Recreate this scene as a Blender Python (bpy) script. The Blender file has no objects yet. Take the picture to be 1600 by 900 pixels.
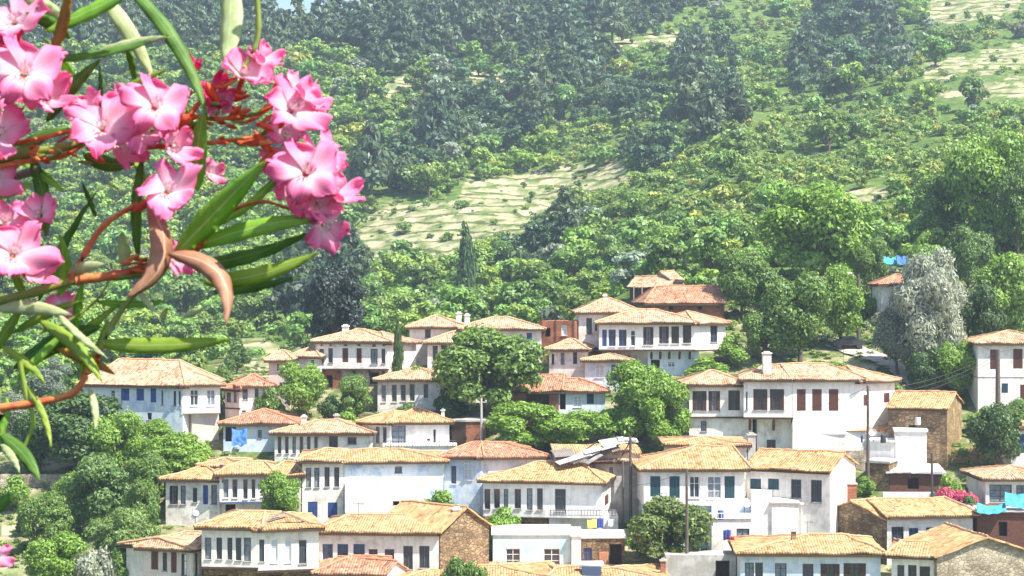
import bpy, bmesh, math, random
import numpy as np
from mathutils import Vector, Matrix, noise
sc = bpy.context.scene
col = sc.collection
R = math.radians

# ---------------------------------------------------------------- camera, light
F = 2986.0                       # focal length in photograph pixels (1600 wide)
cam_d = bpy.data.cameras.new('camera'); cam = bpy.data.objects.new('camera', cam_d); col.objects.link(cam)
cam.location = (0, 0, 0); cam.rotation_euler = (R(90), 0, 0)
cam_d.sensor_width = 36; cam_d.lens = F / 1600 * 36; cam_d.clip_start = .05; cam_d.clip_end = 6000
sc.camera = cam
cam_d.dof.use_dof = True; cam_d.dof.focus_distance = 150; cam_d.dof.aperture_fstop = 40
TO_SUN = Vector((.74, -.50, 1.36)).normalized()
sun_d = bpy.data.lights.new('sun', 'SUN'); sun = bpy.data.objects.new('sun', sun_d); col.objects.link(sun)
sun_d.energy = 5.0; sun_d.angle = R(.5); sun_d.color = (1, .94, .84)
sun.rotation_euler = TO_SUN.to_track_quat('Z', 'Y').to_euler(); sun.location = (60, -40, 200)
w = bpy.data.worlds.new('World'); sc.world = w; w.use_nodes = True
sky = w.node_tree.nodes.new('ShaderNodeTexSky'); sky.sky_type = 'NISHITA'; sky.sun_disc = False
sky.sun_elevation = math.asin(TO_SUN.z); sky.sun_rotation = math.atan2(TO_SUN.x, TO_SUN.y)
sky.dust_density = 1.4; sky.ozone_density = 1.6; sky.altitude = 350
bg = w.node_tree.nodes['Background']; bg.inputs[1].default_value = .115
w.node_tree.links.new(sky.outputs[0], bg.inputs[0])
sc.view_settings.view_transform = 'Standard'; sc.view_settings.look = 'None'
sc.view_settings.gamma = 1; sc.view_settings.use_curve_mapping = False
sc.view_settings.exposure = 1.08
cy = sc.cycles
cy.max_bounces = 6; cy.diffuse_bounces = 3; cy.transmission_bounces = 3; cy.transparent_max_bounces = 6
cy.volume_bounces = 0; cy.use_denoising = True; cy.sample_clamp_indirect = 6

def P3(px, py, Y): return Vector(((px - 800) / F * Y, Y, (450 - py) / F * Y))

# ---------------------------------------------------------------- materials
MATS = {}
def mat(name, base, rough=.8, var=0., scale=1., var2=None, bump=0., bscale=8., kind=None, metal=0., trans=0.):
    """base colour broken up by noise towards var2"""
    if name in MATS: return MATS[name]
    m = bpy.data.materials.new(name); m.use_nodes = True; nt = m.node_tree; N = nt.nodes; L = nt.links
    b = N['Principled BSDF']; b.inputs['Roughness'].default_value = rough; b.inputs['Metallic'].default_value = metal
    b.inputs['Specular IOR Level'].default_value = .25
    tc = N.new('ShaderNodeTexCoord')
    if var2 is not None:
        n = N.new('ShaderNodeTexNoise'); n.inputs['Scale'].default_value = scale; n.inputs['Detail'].default_value = 6
        n.inputs['Roughness'].default_value = .65
        L.new(tc.outputs['Object'], n.inputs['Vector'])
        r = N.new('ShaderNodeValToRGB'); r.color_ramp.elements[0].position = .5 - .5 * (1 - var) * .5 - .02; r.color_ramp.elements[1].position = .5 + .22
        r.color_ramp.elements[0].color = (*base, 1); r.color_ramp.elements[1].color = (*var2, 1)
        L.new(n.outputs['Fac'], r.inputs['Fac']); L.new(r.outputs['Color'], b.inputs['Base Color'])
    else: b.inputs['Base Color'].default_value = (*base, 1)
    if bump:
        n2 = N.new('ShaderNodeTexNoise'); n2.inputs['Scale'].default_value = bscale; n2.inputs['Detail'].default_value = 4
        L.new(tc.outputs['Object'], n2.inputs['Vector'])
        bp = N.new('ShaderNodeBump'); bp.inputs['Strength'].default_value = bump; bp.inputs['Distance'].default_value = .05
        L.new(n2.outputs['Fac'], bp.inputs['Height']); L.new(bp.outputs['Normal'], b.inputs['Normal'])
    MATS[name] = m; return m

def wall_mat(name, worn, base):
    """limewash: worn patches, rain streaks down the face, a few spots of missing plaster"""
    m = bpy.data.materials.new(name); m.use_nodes = True; nt = m.node_tree; N = nt.nodes; L = nt.links
    b = N['Principled BSDF']; b.inputs['Roughness'].default_value = .93; b.inputs['Specular IOR Level'].default_value = .12
    tc = N.new('ShaderNodeTexCoord')
    def noise_(scale, vec=(1, 1, 1), d=6, r=.68):
        mp = N.new('ShaderNodeMapping'); mp.inputs['Scale'].default_value = vec; L.new(tc.outputs['Object'], mp.inputs[0])
        n = N.new('ShaderNodeTexNoise'); n.inputs['Scale'].default_value = scale; n.inputs['Detail'].default_value = d; n.inputs['Roughness'].default_value = r
        L.new(mp.outputs[0], n.inputs[0]); return n.outputs['Fac']
    def ramp(f, p0, c0, p1, c1):
        r = N.new('ShaderNodeValToRGB'); e = r.color_ramp.elements; e[0].position, e[0].color, e[1].position, e[1].color = p0, (*c0, 1), p1, (*c1, 1); L.new(f, r.inputs[0]); return r.outputs[0]
    def mul(a, c, f=1.):
        x = N.new('ShaderNodeMix'); x.data_type = 'RGBA'; x.blend_type = 'MULTIPLY'; x.inputs[0].default_value = f; L.new(a, x.inputs[6]); L.new(c, x.inputs[7]); return x.outputs[2]
    c = ramp(noise_(.55), .36, worn, .52, base)
    c = mul(c, ramp(noise_(1.6, (1.6, 1.6, .16), 5), .32, (.84, .83, .82), .52, (1, 1, 1)))
    c = mul(c, ramp(noise_(4.5, d=3), .27, (.62, .57, .50), .34, (1, 1, 1)))
    L.new(c, b.inputs['Base Color'])
    bp = N.new('ShaderNodeBump'); bp.inputs['Strength'].default_value = .35; bp.inputs['Distance'].default_value = .05; L.new(noise_(5), bp.inputs['Height']); L.new(bp.outputs[0], b.inputs['Normal'])
    MATS[name] = m; return m

def stone_mat(name, c1, c2, mortar, sc_=2.6, zs=1.8):
    m = bpy.data.materials.new(name); m.use_nodes = True; nt = m.node_tree; N = nt.nodes; L = nt.links
    b = N['Principled BSDF']; b.inputs['Roughness'].default_value = .92; b.inputs['Specular IOR Level'].default_value = .15
    tc = N.new('ShaderNodeTexCoord'); mp = N.new('ShaderNodeMapping'); mp.inputs['Scale'].default_value = (1, 1, zs)
    L.new(tc.outputs['Object'], mp.inputs['Vector'])
    nz = N.new('ShaderNodeTexNoise'); nz.inputs['Scale'].default_value = 2; L.new(mp.outputs[0], nz.inputs['Vector'])
    mx = N.new('ShaderNodeMix'); mx.data_type = 'VECTOR'; mx.inputs[0].default_value = .12
    L.new(mp.outputs[0], mx.inputs[4]); L.new(nz.outputs['Color'], mx.inputs[5])
    v = N.new('ShaderNodeTexVoronoi'); v.inputs['Scale'].default_value = sc_; L.new(mx.outputs[1], v.inputs['Vector'])
    v2 = N.new('ShaderNodeTexVoronoi'); v2.feature = 'DISTANCE_TO_EDGE'; v2.inputs['Scale'].default_value = sc_; L.new(mx.outputs[1], v2.inputs['Vector'])
    r = N.new('ShaderNodeValToRGB'); r.color_ramp.elements[0].color = (*c1, 1); r.color_ramp.elements[1].color = (*c2, 1)
    sp = N.new('ShaderNodeSeparateColor'); L.new(v.outputs['Color'], sp.inputs[0]); L.new(sp.outputs[0], r.inputs['Fac'])
    r2 = N.new('ShaderNodeValToRGB'); r2.color_ramp.elements[0].position = .02; r2.color_ramp.elements[1].position = .09
    L.new(v2.outputs['Distance'], r2.inputs['Fac'])
    m2 = N.new('ShaderNodeMix'); m2.data_type = 'RGBA'; m2.inputs[6].default_value = (*mortar, 1)
    L.new(r2.outputs['Color'], m2.inputs[0]); L.new(r.outputs['Color'], m2.inputs[7])
    # large damp / plaster patches
    n3 = N.new('ShaderNodeTexNoise'); n3.inputs['Scale'].default_value = .7; n3.inputs['Detail'].default_value = 5; L.new(tc.outputs['Object'], n3.inputs['Vector'])
    r3 = N.new('ShaderNodeValToRGB'); r3.color_ramp.elements[0].position = .42; r3.color_ramp.elements[1].position = .62
    r3.color_ramp.elements[0].color = (.72, .68, .62, 1); r3.color_ramp.elements[1].color = (1.15, 1.12, 1.05, 1)
    L.new(n3.outputs['Fac'], r3.inputs['Fac'])
    m4 = N.new('ShaderNodeMix'); m4.data_type = 'RGBA'; m4.blend_type = 'MULTIPLY'; m4.inputs[0].default_value = 1
    L.new(m2.outputs[2], m4.inputs[6]); L.new(r3.outputs['Color'], m4.inputs[7])
    L.new(m4.outputs[2], b.inputs['Base Color'])
    bp = N.new('ShaderNodeBump'); bp.inputs['Strength'].default_value = .8; bp.inputs['Distance'].default_value = .06
    L.new(r2.outputs['Color'], bp.inputs['Height']); L.new(bp.outputs['Normal'], b.inputs['Normal'])
    MATS[name] = m; return m

def roof_mat(name, c1, c2, c3):
    """barrel tiles: courses run down the slope (v), columns along the eave (u), both in metres"""
    m = bpy.data.materials.new(name); m.use_nodes = True; nt = m.node_tree; N = nt.nodes; L = nt.links
    b = N['Principled BSDF']; b.inputs['Roughness'].default_value = .9; b.inputs['Specular IOR Level'].default_value = .12
    uv = N.new('ShaderNodeUVMap'); uv.uv_map = 'uv'
    sp = N.new('ShaderNodeSeparateXYZ'); L.new(uv.outputs[0], sp.inputs[0])
    def M(op, a, bb=None, c=None):
        n = N.new('ShaderNodeMath'); n.operation = op
        for i, x in enumerate((a, bb, c)):
            if x is None: continue
            if isinstance(x, (int, float)): n.inputs[i].default_value = x
            else: L.new(x, n.inputs[i])
        return n.outputs[0]
    uu = M('DIVIDE', sp.outputs[0], .24); vv = M('DIVIDE', sp.outputs[1], .38)
    fu = M('FLOOR', uu); fv = M('FLOOR', vv)
    cx = N.new('ShaderNodeCombineXYZ'); L.new(fu, cx.inputs[0]); L.new(fv, cx.inputs[1])
    wn = N.new('ShaderNodeTexWhiteNoise'); wn.noise_dimensions = '3D'
    tc = N.new('ShaderNodeTexCoord')
    oi = N.new('ShaderNodeObjectInfo'); L.new(M('MULTIPLY', oi.outputs['Random'], 57.), cx.inputs[2])
    L.new(cx.outputs[0], wn.inputs['Vector'])
    r = N.new('ShaderNodeValToRGB'); e = r.color_ramp.elements
    e[0].color = (*c1, 1); e[1].color = (*c3, 1); e[1].position = 1
    k = e.new(.5); k.color = (*c2, 1); k = e.new(.93); k.color = (*[x * .55 for x in c1], 1)
    L.new(wn.outputs['Value'], r.inputs['Fac'])
    n3 = N.new('ShaderNodeTexNoise'); n3.inputs['Scale'].default_value = .55; n3.inputs['Detail'].default_value = 7; n3.inputs['Roughness'].default_value = .7; L.new(tc.outputs['Object'], n3.inputs['Vector'])
    r3 = N.new('ShaderNodeValToRGB'); r3.color_ramp.elements[0].position = .36; r3.color_ramp.elements[1].position = .64
    r3.color_ramp.elements[0].color = (.74, .68, .64, 1); r3.color_ramp.elements[1].color = (1.14, 1.12, 1.08, 1)
    L.new(n3.outputs['Fac'], r3.inputs['Fac'])
    m4 = N.new('ShaderNodeMix'); m4.data_type = 'RGBA'; m4.blend_type = 'MULTIPLY'; m4.inputs[0].default_value = 1
    L.new(r.outputs['Color'], m4.inputs[6]); L.new(r3.outputs['Color'], m4.inputs[7])
    # gaps between tile columns come only from the bump below
    L.new(m4.outputs[2], b.inputs['Base Color'])
    s = M('ABSOLUTE', M('SINE', M('MULTIPLY', uu, math.pi)))
    st = M('FRACT', vv)
    h = M('ADD', s, M('MULTIPLY', st, -.35))
    bp = N.new('ShaderNodeBump'); bp.inputs['Strength'].default_value = 1; bp.inputs['Distance'].default_value = .07
    L.new(h, bp.inputs['Height']); L.new(bp.outputs['Normal'], b.inputs['Normal'])
    MATS[name] = m; return m

def leaf_mat(name, attr=None, trans=.32):
    """leaf colour = object colour (or a per-tree attribute) with a little natural variation"""
    m = bpy.data.materials.new(name); m.use_nodes = True; nt = m.node_tree; N = nt.nodes; L = nt.links
    N.remove(N['Principled BSDF']); out = N['Material Output']
    if attr: src = N.new('ShaderNodeAttribute'); src.attribute_name = attr
    else: src = N.new('ShaderNodeObjectInfo')
    geo = N.new('ShaderNodeNewGeometry')
    hs = N.new('ShaderNodeHueSaturation')
    mr = N.new('ShaderNodeMapRange'); mr.inputs[3].default_value = .78; mr.inputs[4].default_value = 1.45
    L.new(geo.outputs['Random Per Island'], mr.inputs[0]); L.new(mr.outputs[0], hs.inputs['Value'])
    mr2 = N.new('ShaderNodeMapRange'); mr2.inputs[3].default_value = .512; mr2.inputs[4].default_value = .490
    L.new(geo.outputs['Random Per Island'], mr2.inputs[0]); L.new(mr2.outputs[0], hs.inputs['Hue'])
    L.new(src.outputs['Color'], hs.inputs['Color'])
    d = N.new('ShaderNodeBsdfDiffuse'); t = N.new('ShaderNodeBsdfTranslucent'); g = N.new('ShaderNodeBsdfGlossy'); g.inputs['Roughness'].default_value = .5
    L.new(hs.outputs[0], d.inputs[0]); L.new(hs.outputs[0], t.inputs[0])
    g.inputs[0].default_value = (.8, .85, .9, 1)
    mx = N.new('ShaderNodeMixShader'); mx.inputs[0].default_value = trans
    L.new(d.outputs[0], mx.inputs[1]); L.new(t.outputs[0], mx.inputs[2])
    m2 = N.new('ShaderNodeMixShader'); m2.inputs[0].default_value = .035
    L.new(mx.outputs[0], m2.inputs[1]); L.new(g.outputs[0], m2.inputs[2]); L.new(m2.outputs[0], out.inputs[0])
    MATS[name] = m; return m

wall_mat('whitewash', (.54, .50, .46), (.82, .785, .74))
wall_mat('whitewash_clean', (.66, .63, .60), (.86, .83, .79))
wall_mat('blue_wash', (.26, .40, .58), (.68, .74, .80))
wall_mat('pale_blue', (.42, .54, .72), (.68, .74, .80))
wall_mat('grey_plaster', (.60, .59, .57), (.40, .38, .35))
wall_mat('pink_plaster', (.74, .66, .62), (.60, .52, .47))
wall_mat('cyan_wash', (.42, .66, .74), (.62, .76, .80))
stone_mat('rubble', (.20, .135, .085), (.40, .30, .19), (.16, .12, .085))
stone_mat('yellow_sunlit_rubble', (.30, .21, .11), (.56, .43, .24), (.30, .24, .15))  # yellow stone, also the sunlit version of rubble for the barn gable
stone_mat('pale_rubble', (.34, .29, .23), (.58, .52, .42), (.34, .30, .24))
stone_mat('red_brick', (.34, .13, .075), (.46, .21, .13), (.30, .19, .14), 4.5, 2.6)
roof_mat('roof_orange', (.56, .32, .15), (.70, .45, .235), (.80, .59, .37))
roof_mat('roof_pale', (.56, .34, .21), (.70, .48, .33), (.80, .62, .47))
roof_mat('roof_red', (.46, .21, .13), (.60, .33, .22), (.72, .48, .35))
mat('ridge_tile', (.66, .42, .25), .9, .3, 3, (.50, .28, .15))
mat('dark_wood', (.055, .036, .028), .8, .3, 5, (.10, .065, .045))
mat('brown_wood', (.11, .045, .034), .75, .3, 6, (.19, .085, .06))
mat('grey_wood', (.20, .17, .15), .9, .3, 6, (.32, .29, .26), .3, 12)
mat('blue_paint', (.04, .075, .26), .6, .3, 4, (.08, .13, .36))
mat('teal_paint', (.03, .075, .10), .6, .3, 4, (.05, .12, .15))
mat('white_paint', (.80, .80, .78), .6)
mat('glass', (.035, .048, .075), .15)
MATS['glass'].node_tree.nodes['Principled BSDF'].inputs['Specular IOR Level'].default_value = .8
mat('curtain', (.62, .66, .72), .9, .3, 5, (.42, .46, .54))
mat('concrete', (.55, .53, .50), .95, .4, 1.5, (.38, .36, .33), .3, 10)
mat('tin', (.36, .34, .33), .6, .3, 1.2, (.72, .71, .70))
mat('metal_dark', (.10, .10, .11), .5, metal=.6)
mat('tarp_blue', (.03, .10, .30), .6, .3, 3, (.08, .20, .42))
mat('tarp_cyan', (.03, .26, .38), .6, .3, 3, (.10, .40, .50))
mat('pole_wood', (.10, .085, .075), .9, .3, 4, (.17, .14, .12))
mat('bark', (.10, .075, .055), .95, .3, 4, (.17, .13, .10), .4, 9)
mat('road', (.50, .47, .42), .95, .4, 1.2, (.40, .36, .31))
leaf_mat('leaf'); leaf_mat('leaf_mass', 'tint')

# ---------------------------------------------------------------- object helpers
def link(name, me, m, parent=None):
    o = bpy.data.objects.new(name, me); col.objects.link(o)
    if m is not None:
        for x in (m if isinstance(m, (list, tuple)) else [m]): me.materials.append(MATS[x] if isinstance(x, str) else x)
    if parent is not None: o.parent = parent
    return o
def tag(o, label, cat, group=None):
    o['label'] = label; o['category'] = cat
    if group: o['group'] = group
    return o
def thing(name, loc, label=None, cat=None, group=None):
    o = bpy.data.objects.new(name, None); col.objects.link(o); o.location = loc; o.empty_display_size = .3
    if label: tag(o, label, cat, group)
    return o

class MB:
    """collects faces in WORLD coordinates; build() makes one mesh relative to its parent's origin"""
    def __init__(s): s.v = []; s.f = []; s.mi = []; s.uv = []; s.k = 0
    def add(s, vs, fs, mi=None, uvs=None):
        n = len(s.v); s.v += [tuple(p) for p in vs]; s.f += [tuple(i + n for i in f) for f in fs]
        s.mi += [s.k if mi is None else mi] * len(fs)
        s.uv += uvs if uvs else [None] * len(fs)
        return s
    def quad(s, a, b, c, d): return s.add((a, b, c, d), ((0, 1, 2, 3),))
    def obox(s, o, ax, ay, az):
        """box from corner o with edge vectors"""
        o = Vector(o); p = [o, o + ax, o + ax + ay, o + ay]; p += [q + az for q in p]
        fs = [(0, 3, 2, 1), (4, 5, 6, 7), (0, 1, 5, 4), (1, 2, 6, 5), (2, 3, 7, 6), (3, 0, 4, 7)]
        if Vector(ax).cross(Vector(ay)).dot(Vector(az)) < 0: fs = [tuple(reversed(f)) for f in fs]
        return s.add(p, fs)
    def box(s, x0, y0, z0, x1, y1, z1): return s.obox((x0, y0, z0), Vector((x1 - x0, 0, 0)), Vector((0, y1 - y0, 0)), Vector((0, 0, z1 - z0)))
    def tube(s, pts, rad, n=6, cap=True):
        pts = [Vector(p) for p in pts]; rs = rad if isinstance(rad, (list, tuple)) else [rad] * len(pts)
        base = len(s.v); up = Vector((0, 0, 1)); vs = []; fs = []
        for i, p in enumerate(pts):
            d = (pts[min(i + 1, len(pts) - 1)] - pts[max(i - 1, 0)]).normalized()
            a = d.cross(up if abs(d.z) < .9 else Vector((1, 0, 0))).normalized(); b = d.cross(a)
            for j in range(n):
                t = 2 * math.pi * j / n; vs.append(p + (a * math.cos(t) + b * math.sin(t)) * rs[i])
        for i in range(len(pts) - 1):
            for j in range(n):
                k = (j + 1) % n; fs.append((i * n + j, i * n + k, (i + 1) * n + k, (i + 1) * n + j))
        if cap: fs.append(tuple(range(n))); fs.append(tuple(reversed(range((len(pts) - 1) * n, len(pts) * n))))
        return s.add(vs, fs)
    def build(s, name, m, parent=None, smooth=False):
        org = Vector(parent_world(parent)) if parent is not None else Vector((0, 0, 0))
        me = bpy.data.meshes.new(name)
        me.from_pydata([Vector(v) - org for v in s.v], [], s.f)
        if any(s.mi): me.polygons.foreach_set('material_index', s.mi)
        if any(u is not None for u in s.uv):
            l = me.uv_layers.new(name='uv')
            for p, u in zip(me.polygons, s.uv):
                if u:
                    for li, c in zip(p.loop_indices, u): l.data[li].uv = c
        if smooth: me.shade_smooth()
        me.update()
        return link(name, me, m, parent)
def parent_world(p):
    v = Vector((0, 0, 0))
    while p is not None: v += p.location; p = p.parent
    return v

# ---------------------------------------------------------------- terrain
PX = np.array([-150., 120, 400, 800, 1200, 1600])
KY = np.array([165., 200, 215, 230, 250, 280, 330, 400, 480, 560, 640, 720, 800, 880, 1000, 1200])
PY = np.array([
 [960, 745, 652, 642, 650, 648, 600, 520, 410, 280, 130,  -5,  60,  90, 120, 200],
 [960, 745, 652, 640, 648, 645, 598, 520, 410, 280, 135,  14,  66,  90, 120, 200],
 [960, 745, 655, 590, 572, 578, 556, 498, 390, 260, 125,  32,  68,  90, 120, 200],
 [960, 745, 652, 560, 525, 532, 500, 440, 350, 250, 150,  60, -30, -60, 10, 120],
 [960, 745, 652, 560, 490, 420, 350, 285, 222, 165, 112,  64,  -5, -70, 0, 100],
 [960, 745, 652, 560, 462, 375, 292, 222, 162, 112,  62,  10, -50, -90, 0, 100]], float)
def cubic(t): return t * t * (3 - 2 * t)
def ground_py(px, Y):
    px = np.clip(np.asarray(px, float), PX[0], PX[-1]); Y = np.asarray(Y, float)
    i = np.clip(np.searchsorted(PX, px, 'right') - 1, 0, len(PX) - 2)
    cols = np.array([np.interp(Y, KY, PY[k]) for k in range(len(PX))])
    t = cubic((px - PX[i]) / (PX[i + 1] - PX[i]))
    if cols.ndim == 1: return cols[i] * (1 - t) + cols[i + 1] * t
    idx = np.arange(cols.shape[1])
    return cols[i, idx] * (1 - t) + cols[i + 1, idx] * t
def fbm(x, y):
    return (np.sin(x * .031 + 1.3) * np.cos(y * .027 + .4) + .5 * np.sin(x * .071 + y * .043) + .35 * np.cos(y * .11 - x * .06 + 2) + .2 * np.sin(x * .21 + 1) * np.cos(y * .19))
def ground_z(x, y):
    x = np.atleast_1d(np.asarray(x, float)); y = np.atleast_1d(np.asarray(y, float))
    Y = np.maximum(y, 3.)
    z = np.zeros_like(Y); far = Y >= 165
    py = ground_py(800 + F * x / Y, np.maximum(Y, 165))
    z_far = (450 - py) / F * np.maximum(Y, 165)
    z_far = z_far + fbm(x, Y) * np.clip((Y - 255) / 150, 0, 1) * 1.8
    near = np.interp(Y, [3, 8, 14, 24, 45, 70, 140, 165], [-1.6, -1.75, -2.6, -9., -24, -33, -34, -28.18])
    z = np.where(far, z_far, near)
    return z
def gz(x, y): return float(ground_z(x, y)[0])
YS = np.arange(165, 900, .5)
def y_at(px, py):
    """distance at which the ground first shows at this place"""
    p = ground_py(np.full(len(YS), px), YS); k = np.nonzero(p <= py)[0]
    return float(YS[k[0]]) if len(k) else None
def inpoly(px, py, poly):
    ins = np.zeros(px.shape, bool); n = len(poly)
    for i in range(n):
        x1, y1 = poly[i]; x2, y2 = poly[(i + 1) % n]
        if y1 == y2: continue
        c = ((y1 > py) != (y2 > py)) & (px < (x2 - x1) * (py - y1) / (y2 - y1) + x1); ins ^= c
    return ins
FIELDS = [
 [(690, 318), (740, 280), (830, 262), (975, 258), (990, 285), (930, 305), (880, 330), (850, 368), (760, 388), (650, 412), (555, 408), (552, 345), (620, 322)],
 [(545, 136), (640, 122), (690, 134), (600, 152), (560, 150)], [(715, 112), (790, 116), (800, 132), (740, 134)],
 [(1405, 124), (1490, 90), (1640, 66), (1640, 102), (1500, 124)], [(1450, 142), (1640, 118), (1640, 150), (1480, 160)],
 [(1430, 30), (1475, -4), (1640, -18), (1580, 24), (1490, 42)], [(930, 66), (1060, 52), (1080, 64), (960, 84)],
 [(320, 575), (380, 540), (460, 540), (500, 580), (400, 600)], [(0, 668), (50, 655), (130, 700), (120, 745), (0, 720)],
 [(0, 800), (60, 785), (108, 792), (96, 822), (0, 840)], [(0, 852), (70, 840), (60, 890), (0, 905)],
 [(1290, 560), (1420, 540), (1540, 620), (1400, 640)], [(1180, 318), (1400, 296), (1390, 322), (1200, 340)],
 [(1440, 340), (1540, 345), (1520, 362), (1420, 358)]]
def build_terrain():
    us = np.concatenate([np.linspace(-.62, -.3, 22)[:-1], np.arange(-.3, .3, .0014), np.linspace(.3, .62, 22)])
    ys = np.concatenate([np.linspace(3, 165, 60)[:-1], np.arange(165, 262, .7), np.arange(262, 900, 2.2), np.linspace(902, 1300, 40)])
    U, Yg = np.meshgrid(us, ys); X = U * Yg
    near = Yg < 60
    X = np.where(near, U * (Yg + (60 - Yg) * .5), X)
    Z = ground_z(X.ravel(), Yg.ravel()).reshape(X.shape)
    # terraces on the hill
    pxs = 800 + F * X / Yg; pys = 450 - F * Z / Yg
    field = np.zeros(X.shape)
    wob = 6 * np.sin(X * .5) + 5 * np.sin(X * .17 + Yg * .1)
    for p in FIELDS: field[inpoly(pxs + wob, pys + wob * .6, p)] = 1
    # ragged field edges with strips of weeds along each terrace step
    rag = np.sin(X * .9 + Yg * .23) + np.sin(X * .37 - Yg * .51 + 2) + np.sin(Yg * 1.1 + 3 * np.sin(X * .05))
    field = field * np.clip(.75 + rag * .35, 0, 1)
    terr2 = ((Yg + 3 * np.sin(X * .05)) / 11) % 1
    Z = Z + np.where((Yg > 262) & (field > .3), np.clip(terr2 * 6, 0, 1) * .6 - terr2 * .6, 0)
    terr = (np.abs(((Yg + 4 * np.sin(X * .04)) / 14) % 1 - .5)) * 1.6
    Z = Z + np.where((Yg > 262) & (field < .5), terr, 0)
    town = ((Yg < 258) & (field < .5)).astype(float)
    me = bpy.data.meshes.new('ground'); n, k = X.shape
    co = np.stack([X, Yg, Z], -1).reshape(-1, 3)
    idx = np.arange(n * k).reshape(n, k)
    q = np.stack([idx[:-1, :-1], idx[:-1, 1:], idx[1:, 1:], idx[1:, :-1]], -1).reshape(-1)
    fill_mesh(me, co, q, 4)
    a = me.attributes.new('field', 'FLOAT', 'POINT'); a.data.foreach_set('value', field.ravel().astype(np.float32))
    a = me.attributes.new('town', 'FLOAT', 'POINT'); a.data.foreach_set('value', town.ravel().astype(np.float32))
    me.shade_smooth()
    m = bpy.data.materials.new('ground'); m.use_nodes = True; nt = m.node_tree; N = nt.nodes; L = nt.links
    b = N['Principled BSDF']; b.inputs['Roughness'].default_value = .95; b.inputs['Specular IOR Level'].default_value = .1
    tc = N.new('ShaderNodeTexCoord')
    def nz(s, d=6):
        x = N.new('ShaderNodeTexNoise'); x.inputs['Scale'].default_value = s; x.inputs['Detail'].default_value = d; x.inputs['Roughness'].default_value = .7
        L.new(tc.outputs['Object'], x.inputs['Vector']); return x.outputs['Fac']
    def ramp(f, st):
        r = N.new('ShaderNodeValToRGB'); e = r.color_ramp.elements
        e[0].position, e[0].color = st[0][0], (*st[0][1], 1); e[1].position, e[1].color = st[-1][0], (*st[-1][1], 1)
        for p, c in st[1:-1]: x = e.new(p); x.color = (*c, 1)
        L.new(f, r.inputs['Fac']); return r.outputs['Color']
    green = ramp(nz(.45, 9), [(.36, (.05, .10, .025)), (.47, (.09, .155, .035)), (.58, (.14, .20, .05)), (.74, (.30, .29, .13))])
    dry = ramp(nz(.22), [(.34, (.19, .24, .10)), (.44, (.33, .33, .18)), (.54, (.47, .41, .27)), (.68, (.56, .47, .34))])
    # terrace banks follow the contours: a green strip at every step of the dry plots
    sz = N.new('ShaderNodeSeparateXYZ'); L.new(tc.outputs['Object'], sz.inputs[0])
    def mth(op, a, b):
        q = N.new('ShaderNodeMath'); q.operation = op
        for i, v in enumerate((a, b)):
            if isinstance(v, float): q.inputs[i].default_value = v
            else: L.new(v, q.inputs[i])
        return q.outputs[0]
    ph = mth('FRACT', mth('ADD', mth('MULTIPLY', sz.outputs[2], .42), mth('MULTIPLY', nz(.05, 3), 2.6)), 0.)
    bank = ramp(ph, [(.0, (.10, .17, .05)), (.16, (.14, .19, .07)), (.24, (1, 1, 1)), (.9, (1, 1, 1)), (1., (.5, .46, .36))])
    mb_ = N.new('ShaderNodeMix'); mb_.data_type = 'RGBA'; mb_.blend_type = 'MULTIPLY'; mb_.inputs[0].default_value = .85; L.new(dry, mb_.inputs[6]); L.new(bank, mb_.inputs[7]); dry = mb_.outputs[2]
    earth = ramp(nz(.4, 9), [(.36, (.07, .11, .035)), (.48, (.14, .18, .06)), (.56, (.28, .26, .15)), (.68, (.46, .40, .30))])
    def mix(f, a, bb):
        x = N.new('ShaderNodeMix'); x.data_type = 'RGBA'; L.new(f, x.inputs[0]); L.new(a, x.inputs[6]); L.new(bb, x.inputs[7]); return x.outputs[2]
    at = N.new('ShaderNodeAttribute'); at.attribute_name = 'field'; at2 = N.new('ShaderNodeAttribute'); at2.attribute_name = 'town'
    L.new(mix(at.outputs['Fac'], mix(at2.outputs['Fac'], green, earth), dry), b.inputs['Base Color'])
    bp = N.new('ShaderNodeBump'); bp.inputs['Strength'].default_value = .7; bp.inputs['Distance'].default_value = .5
    L.new(nz(1.1), bp.inputs['Height']); L.new(bp.outputs['Normal'], b.inputs['Normal'])
    o = bpy.data.objects.new('ground', me); col.objects.link(o); me.materials.append(m); o['kind'] = 'structure'
def fill_mesh(me, co, loops, nper):
    nf = len(loops) // nper
    me.vertices.add(len(co)); me.vertices.foreach_set('co', np.ascontiguousarray(co, np.float32).ravel())
    me.loops.add(len(loops)); me.loops.foreach_set('vertex_index', np.ascontiguousarray(loops, np.int32))
    me.polygons.add(nf); me.polygons.foreach_set('loop_start', (np.arange(nf) * nper).astype(np.int32))
    me.polygons.foreach_set('loop_total', np.full(nf, nper, np.int32))
    me.update(calc_edges=True); me.validate()
build_terrain()
# haze: even thin air over everything
def haze():
    mb = MB(); mb.box(-860, -25, -37, 860, 1330, 175)
    o = mb.build('haze', None); o['kind'] = 'stuff'; o.display_type = 'WIRE'
    m = bpy.data.materials.new('haze'); m.use_nodes = True; N = m.node_tree.nodes
    N.remove(N['Principled BSDF']); v = N.new('ShaderNodeVolumePrincipled')
    v.inputs['Color'].default_value = (.68, .84, 1, 1); v.inputs['Density'].default_value = HAZE; v.inputs['Anisotropy'].default_value = .25
    m.node_tree.links.new(v.outputs[0], N['Material Output'].inputs['Volume']); o.data.materials.append(m)
HAZE = .00027
haze()
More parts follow.
